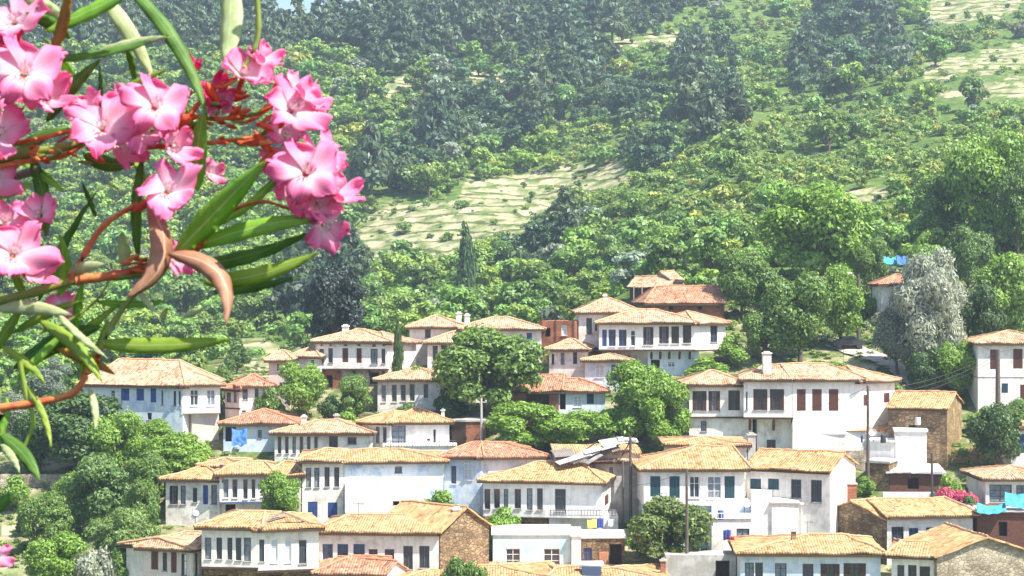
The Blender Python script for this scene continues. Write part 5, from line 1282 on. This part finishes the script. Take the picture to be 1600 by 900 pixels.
def leaf(a, b, wpx, m, Ya=1.6, Yb=1.6, bend=(0, 0), tilt=0., fold=.25, back=0., name='leaf', z=None):
    """lance-shaped leaf from base a to tip b (picture columns/rows at distances Ya, Yb)"""
    p0, p2 = P3(*a, Ya), P3(*b, Yb); mid = P3((a[0] + b[0]) / 2 + bend[0], (a[1] + b[1]) / 2 + bend[1], (Ya + Yb) / 2 + back)
    p1 = mid * 2 - (p0 + p2) / 2; w_ = wpx * .88 / F * 1.6 / 2; n = 18; vs = []; fs = []; uv = []
    for i in range(n + 1):
        t = i / n; p = bez(p0, p1, p2, t); d = (bez(p0, p1, p2, min(1, t + .02)) - bez(p0, p1, p2, max(0, t - .02))).normalized()
        view = Vector((0, -1, 0)); s = d.cross(view); s = s.normalized() if s.length > .05 else Vector((0, 0, 1)); nn = s.cross(d).normalized()
        tl = tilt + .35 * math.sin(t * 5 + a[0]) * .4; s2 = (s * math.cos(tl) + nn * math.sin(tl)); n2 = nn * math.cos(tl) - s * math.sin(tl)
        k = max(.001, (math.sin(math.pi * min(1, t ** .8 * .98 + .02)) ** .72)) * w_
        for j in (-1, -.5, 0, .5, 1):
            vs.append(p + s2 * (k * j) - n2 * (abs(j) * k * fold) + n2 * .0007 * math.sin(t * 30 + j * 3)); uv.append((j / 2 + .5, t))
    F_ = []; U = []
    for i in range(n):
        for j in range(4): q = [i * 5 + j, i * 5 + j + 1, i * 5 + j + 6, i * 5 + j + 5]; F_.append(q); U.append([uv[x] for x in q])
    mb = MB(); mb.add(vs, F_, uvs=U); o = mb.build(name, m, OB, True); md = o.modifiers.new('thickness', 'SOLIDIFY'); md.thickness = .0005
    return o
def stem(pts, rpx, m, name='stem', Y=1.6):
    P = [P3(p[0], p[1], p[2] if len(p) > 2 else Y) for p in pts]; Q = []
    for i in range(len(P) - 1):       # Catmull-Rom through the points
        p0, p1, p2, p3 = P[max(i - 1, 0)], P[i], P[i + 1], P[min(i + 2, len(P) - 1)]
        for k in range(6):
            t = k / 6; Q.append(.5 * ((2 * p1) + (p2 - p0) * t + (2 * p0 - 5 * p1 + 4 * p2 - p3) * t * t + (3 * p1 - p0 - 3 * p2 + p3) * t ** 3))
    Q.append(P[-1]); r = rpx / F * 1.6 / 2; n = len(Q)
    mb = MB(); mb.tube(Q, [r * (1.1 - .45 * i / n) * (1 + .22 * (1 if i % 6 == 0 else 0)) for i in range(n)], 8); return mb.build(name, m, OB, True)
def corolla(seed, open_=1.):
    """five overlapping, twisted, ruffled petals on a funnel; unit radius, facing +Z"""
    g = random.Random(seed); mb = MB(); nu, nv = 10, 12
    for k in range(5):
        th = 2 * math.pi * k / 5 + g.uniform(-.16, .16); ln = g.uniform(.78, 1.15); wd = g.uniform(.36, .56); cup = g.uniform(-.35, .6); tw = g.uniform(.2, .9); ph = g.uniform(0, 6); curl = g.uniform(-.5, .4); sk = g.uniform(-.2, .3)
        vs = []; uv = []; fs = []; U = []
        for j in range(nv + 1):
            v = j / nv
            for i in range(nu + 1):
                u = i / nu * 2 - 1
                prof = (.10 + .9 * math.sin(math.pi * min(1., v ** 1.25 * .88 + .0)) ** .8) * wd if v < .999 else wd * .30
                prof = max(prof, .07)
                y = u * prof + (.16 + sk) * v * v                     # lopsided like a propeller
                x = .09 + v * ln * (1 - .13 * u * u * v + .05 * math.sin(6 * u + ph) * v)
                z = -.42 * (1 - v) ** 2.6 + cup * v * v * .8 + curl * v ** 3 + tw * u * prof * .55 + .09 * math.sin(6 * v + 3 * u + ph) * v + .10 * math.sin(5 * u + ph * 2) * v * v + .045 * math.sin(13 * u + ph * 3) * v ** 3 + .16 * u * u * v * math.cos(ph)
                x *= open_ * (1 + .05 * math.sin(9 * u + ph) * v * v); z += (1 - open_) * v * 1.0
                vs.append((x * math.cos(th) - y * math.sin(th), x * math.sin(th) + y * math.cos(th), z)); uv.append((i / nu, v))
        for j in range(nv):
            for i in range(nu): q = [j * (nu + 1) + i, j * (nu + 1) + i + 1, (j + 1) * (nu + 1) + i + 1, (j + 1) * (nu + 1) + i]; fs.append(q); U.append([uv[x] for x in q])
        mb.add(vs, fs, uvs=U)
    # fringe in the throat
    for k in range(10):
        th = 2 * math.pi * k / 10 + g.uniform(-.1, .1); c, s = math.cos(th), math.sin(th)
        mb.add([(c * .14 - s * .04, s * .14 + c * .04, -.1), (c * .14 + s * .04, s * .14 - c * .04, -.1), (c * .24, s * .24, .16 + g.uniform(-.04, .06))], [(0, 1, 2)], uvs=[[(.4, .3), (.6, .3), (.5, .42)]])
    me = bpy.data.meshes.new('flower'); me.from_pydata(mb.v, [], mb.f); l = me.uv_layers.new(name='uv')
    for p, u in zip(me.polygons, mb.uv):
        for li, c in zip(p.loop_indices, u): l.data[li].uv = c
    me.shade_smooth(); return me
COR = [corolla(s, o) for s, o in ((1, 1), (2, .96), (3, .9), (4, 1), (5, .84), (6, .7))]
for i, me in enumerate(COR): me.materials.append(MATS['petal_deep' if i == 5 else 'petal'])
tb = MB(); tb.tube([(0, 0, -1.35), (0, 0, -.95), (0, 0, -.65), (0, 0, -.5)], [.07, .10, .10, .08], 10); TUBE = bpy.data.meshes.new('flower_tube'); TUBE.from_pydata(tb.v, [], tb.f); TUBE.materials.append(MATS['calyx']); TUBE.shade_smooth()
cb = MB(); cb.tube([(0, 0, -.14), (0, 0, .02), (0, 0, .12)], [.06, .045, .01], 8); CONE = bpy.data.meshes.new('stamens'); CONE.from_pydata(cb.v, [], cb.f); CONE.materials.append(MATS['stamen'])
def flower(px, py, rpx, v, face=(.1, -1, .1), Y=1.6, spin=0., tube=True):
    o = bpy.data.objects.new('flower', COR[v]); col.objects.link(o); o.parent = OB; o.location = P3(px, py, Y) - OBL; s = rpx / F * Y
    o.scale = (s, s, s); q = Vector(face).normalized().to_track_quat('Z', 'Y'); o.rotation_mode = 'QUATERNION'; o.rotation_quaternion = q @ Matrix.Rotation(spin, 3, 'Z').to_quaternion()
    md = o.modifiers.new('thickness', 'SOLIDIFY'); md.thickness = .008
    for nm, me in (('flower_tube', TUBE), ('stamens', CONE)):
        c = bpy.data.objects.new(nm, me); col.objects.link(c); c.parent = o
def bud(px, py, px2, py2, wpx, m='calyx', Y=1.6):
    a, b = P3(px, py, Y), P3(px2, py2, Y - .01); r = wpx / F * Y / 2; mb = MB()
    mb.tube([a, a.lerp(b, .3), a.lerp(b, .65), a.lerp(b, .9), b], [r * .45, r * .9, r, r * .55, r * .1], 9); return mb.build('flower_bud', m, OB, True)
# woody base out of frame
for pts in ([(-1.05, 1.75, -1.75), (-.98, 1.72, -1.0), (-.80, 1.66, -.35), (-.55, 1.62, -.10), (-.44, 1.6, -.015)],
            [(-1.0, 1.75, -1.7), (-.85, 1.7, -.9), (-.66, 1.66, -.2), (-.50, 1.64, .08), (-.40, 1.62, .10)],
            [(-1.08, 1.75, -1.7), (-1.05, 1.8, -.8), (-.85, 1.75, .1), (-.55, 1.7, .38), (-.33, 1.64, .30)],
            [(-1.0, 1.72, -1.7), (-.8, 1.66, -.9), (-.58, 1.62, -.3), (-.43, 1.6, -.102)]):
    mb = MB(); mb.tube([Vector(p) for p in pts], [.02, .016, .011, .007, .004][:len(pts)], 8); mb.build('branch', 'woody', OB, True)
# stems
stem([(-30, 478), (60, 455), (120, 438), (190, 432), (240, 428)], 14, 'stem_green')
stem([(120, 437), (180, 430), (235, 415), (262, 405)], 15, 'stem_red')
stem([(112, 440), (135, 392), (165, 350), (215, 318)], 11, 'stem_red')
stem([(-30, 640), (40, 632), (110, 616), (132, 590), (140, 570), (155, 548)], 12, 'stem_red')
stem([(140, 572), (150, 560), (158, 552)], 13, 'calyx')
stem([(195, -30), (250, 35), (280, 100), (322, 182)], 17, 'leaf_stalk') if False else None
stem([(400, -20), (404, 40), (398, 75), (382, 104)], 9, 'stem_green', Y=1.58)
stem([(-20, 250), (40, 238), (90, 232), (130, 222)], 18, 'stem_green')
stem([(-10, 262), (50, 250), (100, 243), (160, 205)], 9, 'stem_red')
stem([(20, 225), (70, 215), (110, 205), (200, 190)], 8, 'stem_red')
stem([(200, 190), (250, 185), (300, 182), (340, 186), (410, 178)], 9, 'stem_red')
stem([(225, 230), (290, 226), (340, 222), (400, 214)], 9, 'stem_red')
stem([(290, 190), (320, 150), (350, 130), (375, 118)], 8, 'stem_red')
stem([(400, 180), (425, 160), (440, 140)], 8, 'stem_red')
stem([(405, 215), (430, 240), (455, 262)], 9, 'stem_red')
stem([(300, 365), (360, 330), (410, 315), (450, 325), (500, 330)], 6, 'stem_red')
stem([(30, 560), (42, 620), (52, 660), (36, 702)], 8, 'leaf_yellow', name='stem')
stem([(150, 560), (180, 500), (215, 455), (250, 425)], 10, 'stem_green')
stem([(60, 520), (110, 500), (150, 470), (170, 440)], 5, 'stem_green')
# leaves: (base, tip, width, material, bend, Ya, Yb, tilt)
LV = [
 ((20, 520), (130, 470), 18, 'leaf_yellow', (0, -6), 1.62, 1.6, .3), ((0, 540), (70, 600), 16, 'leaf_yellow', (6, -4), 1.61, 1.59, .3), ((50, 560), (190, 470), 20, 'leaf_yellow', (0, 8), 1.63, 1.6, .4), ((90, 545), (180, 585), 22, 'leaf_orange', (0, -4), 1.61, 1.6, .3),
 ((100, 520), (20, 600), 16, 'leaf_bright', (-4, 4), 1.61, 1.6, .2), ((150, 470), (260, 470), 16, 'leaf_bright', (0, 5), 1.62, 1.6, .4), ((110, 450), (60, 380), 18, 'leaf_bright', (-5, 0), 1.62, 1.6, .3), ((40, 470), (10, 400), 16, 'leaf_yellow', (0, 0), 1.62, 1.6, .2),
 ((130, 600), (110, 500), 12, 'leaf_yellow', (4, 0), 1.61, 1.6, .2), ((40, 600), (80, 700), 12, 'leaf_yellow', (8, 0), 1.6, 1.58, .3), ((10, 620), (-5, 700), 14, 'leaf_bright', (4, 0), 1.6, 1.6, .3), ((200, 440), (250, 500), 12, 'leaf_pale', (4, 0), 1.6, 1.58, .3),
 ((180, 150), (260, 110), 14, 'leaf_yellow', (0, -5), 1.63, 1.6, .3), ((120, 130), (70, 60), 18, 'leaf_bright', (0, 0), 1.64, 1.6, .3), ((0, 60), (60, 10), 16, 'leaf_yellow', (0, 0), 1.64, 1.6, .3), ((30, 250), (100, 300), 18, 'leaf_bright', (4, 0), 1.63, 1.6, .3), ((200, 235), (240, 300), 12, 'leaf_yellow', (0, 0), 1.63, 1.6, .3),
 ((272, 398), (416, 250), 46, 'leaf_bright', (-6, 6), 1.6, 1.55, .1), ((340, 350), (446, 258), 20, 'leaf_bright', (6, 6), 1.61, 1.6, .5),
 ((300, 388), (500, 344), 34, 'leaf_bright', (10, -14), 1.6, 1.57, .3), ((318, 442), (498, 394), 30, 'leaf_yellow', (0, 10), 1.59, 1.56, .2),
 ((150, 536), (362, 530), 30, 'leaf_yellow', (0, 6), 1.6, 1.56, .2), ((352, 95), (356, -60), 44, 'leaf_pale', (6, 0), 1.58, 1.62, .2),
 ((185, -35), (325, 188), 26, 'leaf_dark', (20, -8), 1.6, 1.57, .4), ((308, 298), (320, 172), 34, 'leaf_bright', (-6, 0), 1.6, 1.58, .1),
 ((62, 92), (264, 54), 20, 'leaf_dark', (0, 8), 1.62, 1.58, .5), ((150, 82), (264, 58), 18, 'leaf_pale', (0, -4), 1.615, 1.575, .2),
 ((146, -20), (240, 125), 30, 'leaf_pale', (6, -6), 1.64, 1.62, .2), ((72, 190), (158, 92), 26, 'leaf_dark', (-4, -4), 1.63, 1.6, .1),
 ((48, 245), (72, 372), 26, 'leaf_dark', (8, 0), 1.62, 1.6, .3), ((215, 405), (226, 230), 22, 'leaf_dark', (-8, 0), 1.62, 1.6, .3),
 ((80, 85), (106, -30), 24, 'leaf_orange', (6, 0), 1.6, 1.58, .2), ((70, 48), (215, -18), 34, 'leaf_bright', (0, 0), 1.61, 1.58, .5),
 ((100, 30), (30, -10), 30, 'leaf_pale', (0, 0), 1.62, 1.6, .2), ((110, 60), (40, 20), 26, 'leaf_dark', (0, -4), 1.63, 1.6, .4),
 ((190, 418), (190, 362), 24, 'leaf_pale', (3, 0), 1.6, 1.58, .1), ((104, 428), (166, 414), 20, 'leaf_pale', (0, -4), 1.6, 1.58, .1),
 ((-10, 482), (112, 492), 26, 'leaf_pale', (0, -6), 1.6, 1.58, .2), ((60, 500), (160, 598), 24, 'leaf_yellow', (10, -6), 1.6, 1.57, .3),
 ((88, 488), (168, 560), 13, 'leaf_pale', (0, 4), 1.59, 1.57, .2), ((20, 575), (160, 510), 40, 'leaf_dark', (0, -10), 1.64, 1.6, .4),
 ((92, 462), (92, 366), 26, 'leaf_bright', (8, 0), 1.61, 1.6, .3), ((0, 680), (62, 752), 26, 'leaf_dark', (4, -8), 1.6, 1.57, .3),
 ((0, 694), (30, 738), 15, 'leaf_pale', (2, -3), 1.59, 1.56, .1), ((138, 604), (148, 672), 13, 'leaf_pale', (5, 0), 1.6, 1.58, .1),
 ((300, 416), (486, 362), 32, 'leaf_dark', (0, 8), 1.62, 1.6, .5), ((330, 455), (470, 428), 20, 'leaf_dark', (0, 6), 1.63, 1.61, .6),
 ((120, 516), (130, 440), 18, 'leaf_bright', (-4, 0), 1.61, 1.6, .1), ((168, 500), (120, 590), 18, 'leaf_yellow', (8, 6), 1.62, 1.6, .4),
 ((60, 470), (150, 300), 20, 'leaf_dark', (-8, 0), 1.66, 1.64, .4), ((300, 205), (268, 135), 16, 'leaf_bright', (3, 0), 1.62, 1.6, .1),
 ((-10, 310), (52, 288), 22, 'leaf_bright', (0, -3), 1.62, 1.6, .2), ((-20, 560), (40, 470), 24, 'leaf_yellow', (0, 0), 1.62, 1.6, .3),
 ((150, 340), (128, 285), 10, 'leaf_dark', (0, 0), 1.62, 1.6, .1), ((195, 300), (165, 285), 5, 'leaf_pale', (0, 0), 1.62, 1.6, .1),
 ((-30, 800), (22, 770), 28, 'leaf_dark', (0, 4), 1.6, 1.6, .2), ((130, 240), (210, 255), 30, 'leaf_dark', (0, 8), 1.63, 1.62, .3),
 ((10, 250), (110, 200), 24, 'leaf_dark', (0, -10), 1.65, 1.63, .3), ((55, 0), (20, 60), 18, 'leaf_dark', (0, 0), 1.64, 1.62, .3),
 ((210, 130), (190, 60), 14, 'leaf_dark', (4, 0), 1.65, 1.63, .2), ((150, 200), (155, 100), 12, 'leaf_dark', (4, 0), 1.65, 1.63, .2),
 ((250, 500), (262, 480), 12, 'leaf_pale', (0, 0), 1.6, 1.59, .1), ((285, 496), (318, 482), 12, 'leaf_pale', (0, 0), 1.6, 1.59, .1),
]
for a, b, w_, m, bd, Ya, Yb, tl in LV: leaf(a, b, w_, m, Ya, Yb, bd, tl)
leaf((232, 318), (196, 466), 46, 'leaf_brown', 1.58, 1.56, (42, 10), .6, .5, name='withered_leaf')
leaf((262, 396), (352, 508), 38, 'leaf_brown', 1.57, 1.55, (36, -24), .5, .5, name='withered_leaf')
# flowers: x, y, radius, variant, facing, Y, spin
FLW = [(40, 105, 66, 0, (.15, -1, .25), 1.55, .3), (18, 25, 52, 1, (-.3, -1, .4), 1.6, 1.1), (0, 205, 54, 2, (.1, -1, -.1), 1.58, 2.), (-6, 275, 44, 3, (.1, -1, -.2), 1.6, .2),
 (160, 192, 62, 1, (-.1, -1, .2), 1.57, .9), (246, 158, 58, 0, (.25, -1, .35), 1.56, .2), (272, 228, 42, 4, (.4, -1, -.4), 1.57, .5), (264, 292, 54, 3, (.1, -1, .15), 1.555, 1.4),
 (384, 108, 50, 2, (.15, -1, .4), 1.58, .7), (336, 148, 40, 5, (.3, -1, .1), 1.6, 2.1), (462, 164, 56, 1, (.35, -1, .3), 1.57, .1), (446, 205, 42, 2, (-.2, -1, .3), 1.6, 2.4), (482, 262, 62, 0, (.1, -1, .2), 1.55, .5),
 (528, 302, 40, 4, (.7, -1, .1), 1.57, 1.2), (512, 356, 44, 3, (.4, -1, -.7), 1.58, 2.2), (24, 390, 66, 3, (.2, -1, .1), 1.56, .5), (272, 402, 34, 4, (.4, -1, -.5), 1.6, .1), (98, 476, 30, 2, (0, -1, -.2), 1.64, .1),
 (-4, 868, 26, 1, (.2, -1, 0), 1.6, .3), (300, 105, 26, 5, (-.2, -1, .6), 1.62, .3), (330, 268, 26, 4, (.2, -.8, -.3), 1.64, 0), (60, 330, 40, 2, (-.3, -1, .5), 1.6, .6), (205, 165, 42, 4, (0, -1, .6), 1.61, .3), (440, 250, 40, 1, (-.5, -1, 0), 1.6, .9), (-2, 130, 50, 1, (0, -1, 0), 1.6, 2.),
 (72, 150, 46, 4, (.5, -1, -.3), 1.59, 1.7), (130, 170, 40, 2, (-.6, -1, .3), 1.6, 2.), (190, 225, 44, 4, (.2, -1, -.6), 1.59, .4), (235, 195, 50, 3, (-.2, -1, .1), 1.575, 1.2), (410, 92, 34, 4, (.7, -1, .2), 1.59, 1.), (484, 150, 40, 2, (.8, -1, .5), 1.585, .3), (452, 130, 34, 1, (0, -1, .8), 1.6, .9), (505, 240, 44, 1, (.7, -1, .4), 1.575, 2.), (468, 300, 46, 2, (0, -1, -.5), 1.58, .2), (500, 320, 36, 4, (.3, -1, -.6), 1.57, 1.9), (50, 420, 44, 4, (.6, -1, -.4), 1.59, 1.3), (10, 340, 40, 2, (.3, -1, .6), 1.6, .5), (345, 165, 30, 4, (-.3, -1, -.4), 1.6, 1.5), (8, 60, 40, 5, (0, -1, .2), 1.62, .5), (252, 330, 26, 4, (-.4, -1, -.5), 1.59, .8)]
for x, y, r_, v, f, Y, sp in FLW: flower(x, y, r_ * .87, v, (f[0] + .28, f[1], f[2] + .32), Y, sp)
gb = random.Random(3)
BD = [(425, 165, 440, 118, 16), (345, 170, 322, 128, 14), (300, 200, 268, 188, 14), (405, 260, 432, 240, 18), (300, 396, 320, 372, 14), (210, 330, 236, 312, 15), (232, 420, 262, 398, 18), (150, 560, 160, 546, 9), (270, 215, 300, 178, 16), (398, 205, 420, 238, 12)]
for a, b, c, d, w_ in BD: bud(a, b, c, d, w_)
for cx, cy, n, sx, sy in ((95, 235, 26, 55, 22), (365, 188, 16, 45, 10), (370, 222, 12, 40, 8), (215, 415, 12, 32, 12), (345, 150, 12, 22, 20), (440, 275, 8, 18, 25), (295, 200, 8, 18, 18)):
    for i in range(n):
        x, y = cx + gb.uniform(-sx, sx), cy + gb.uniform(-sy, sy); a = gb.uniform(-.7, .5); l = gb.uniform(14, 30)
        bud(x, y, x + l * math.cos(a), y + l * math.sin(a), gb.uniform(5, 9), gb.choice(['calyx', 'calyx', 'stem_orange', 'stem_green']), 1.6 + gb.uniform(-.01, .02))
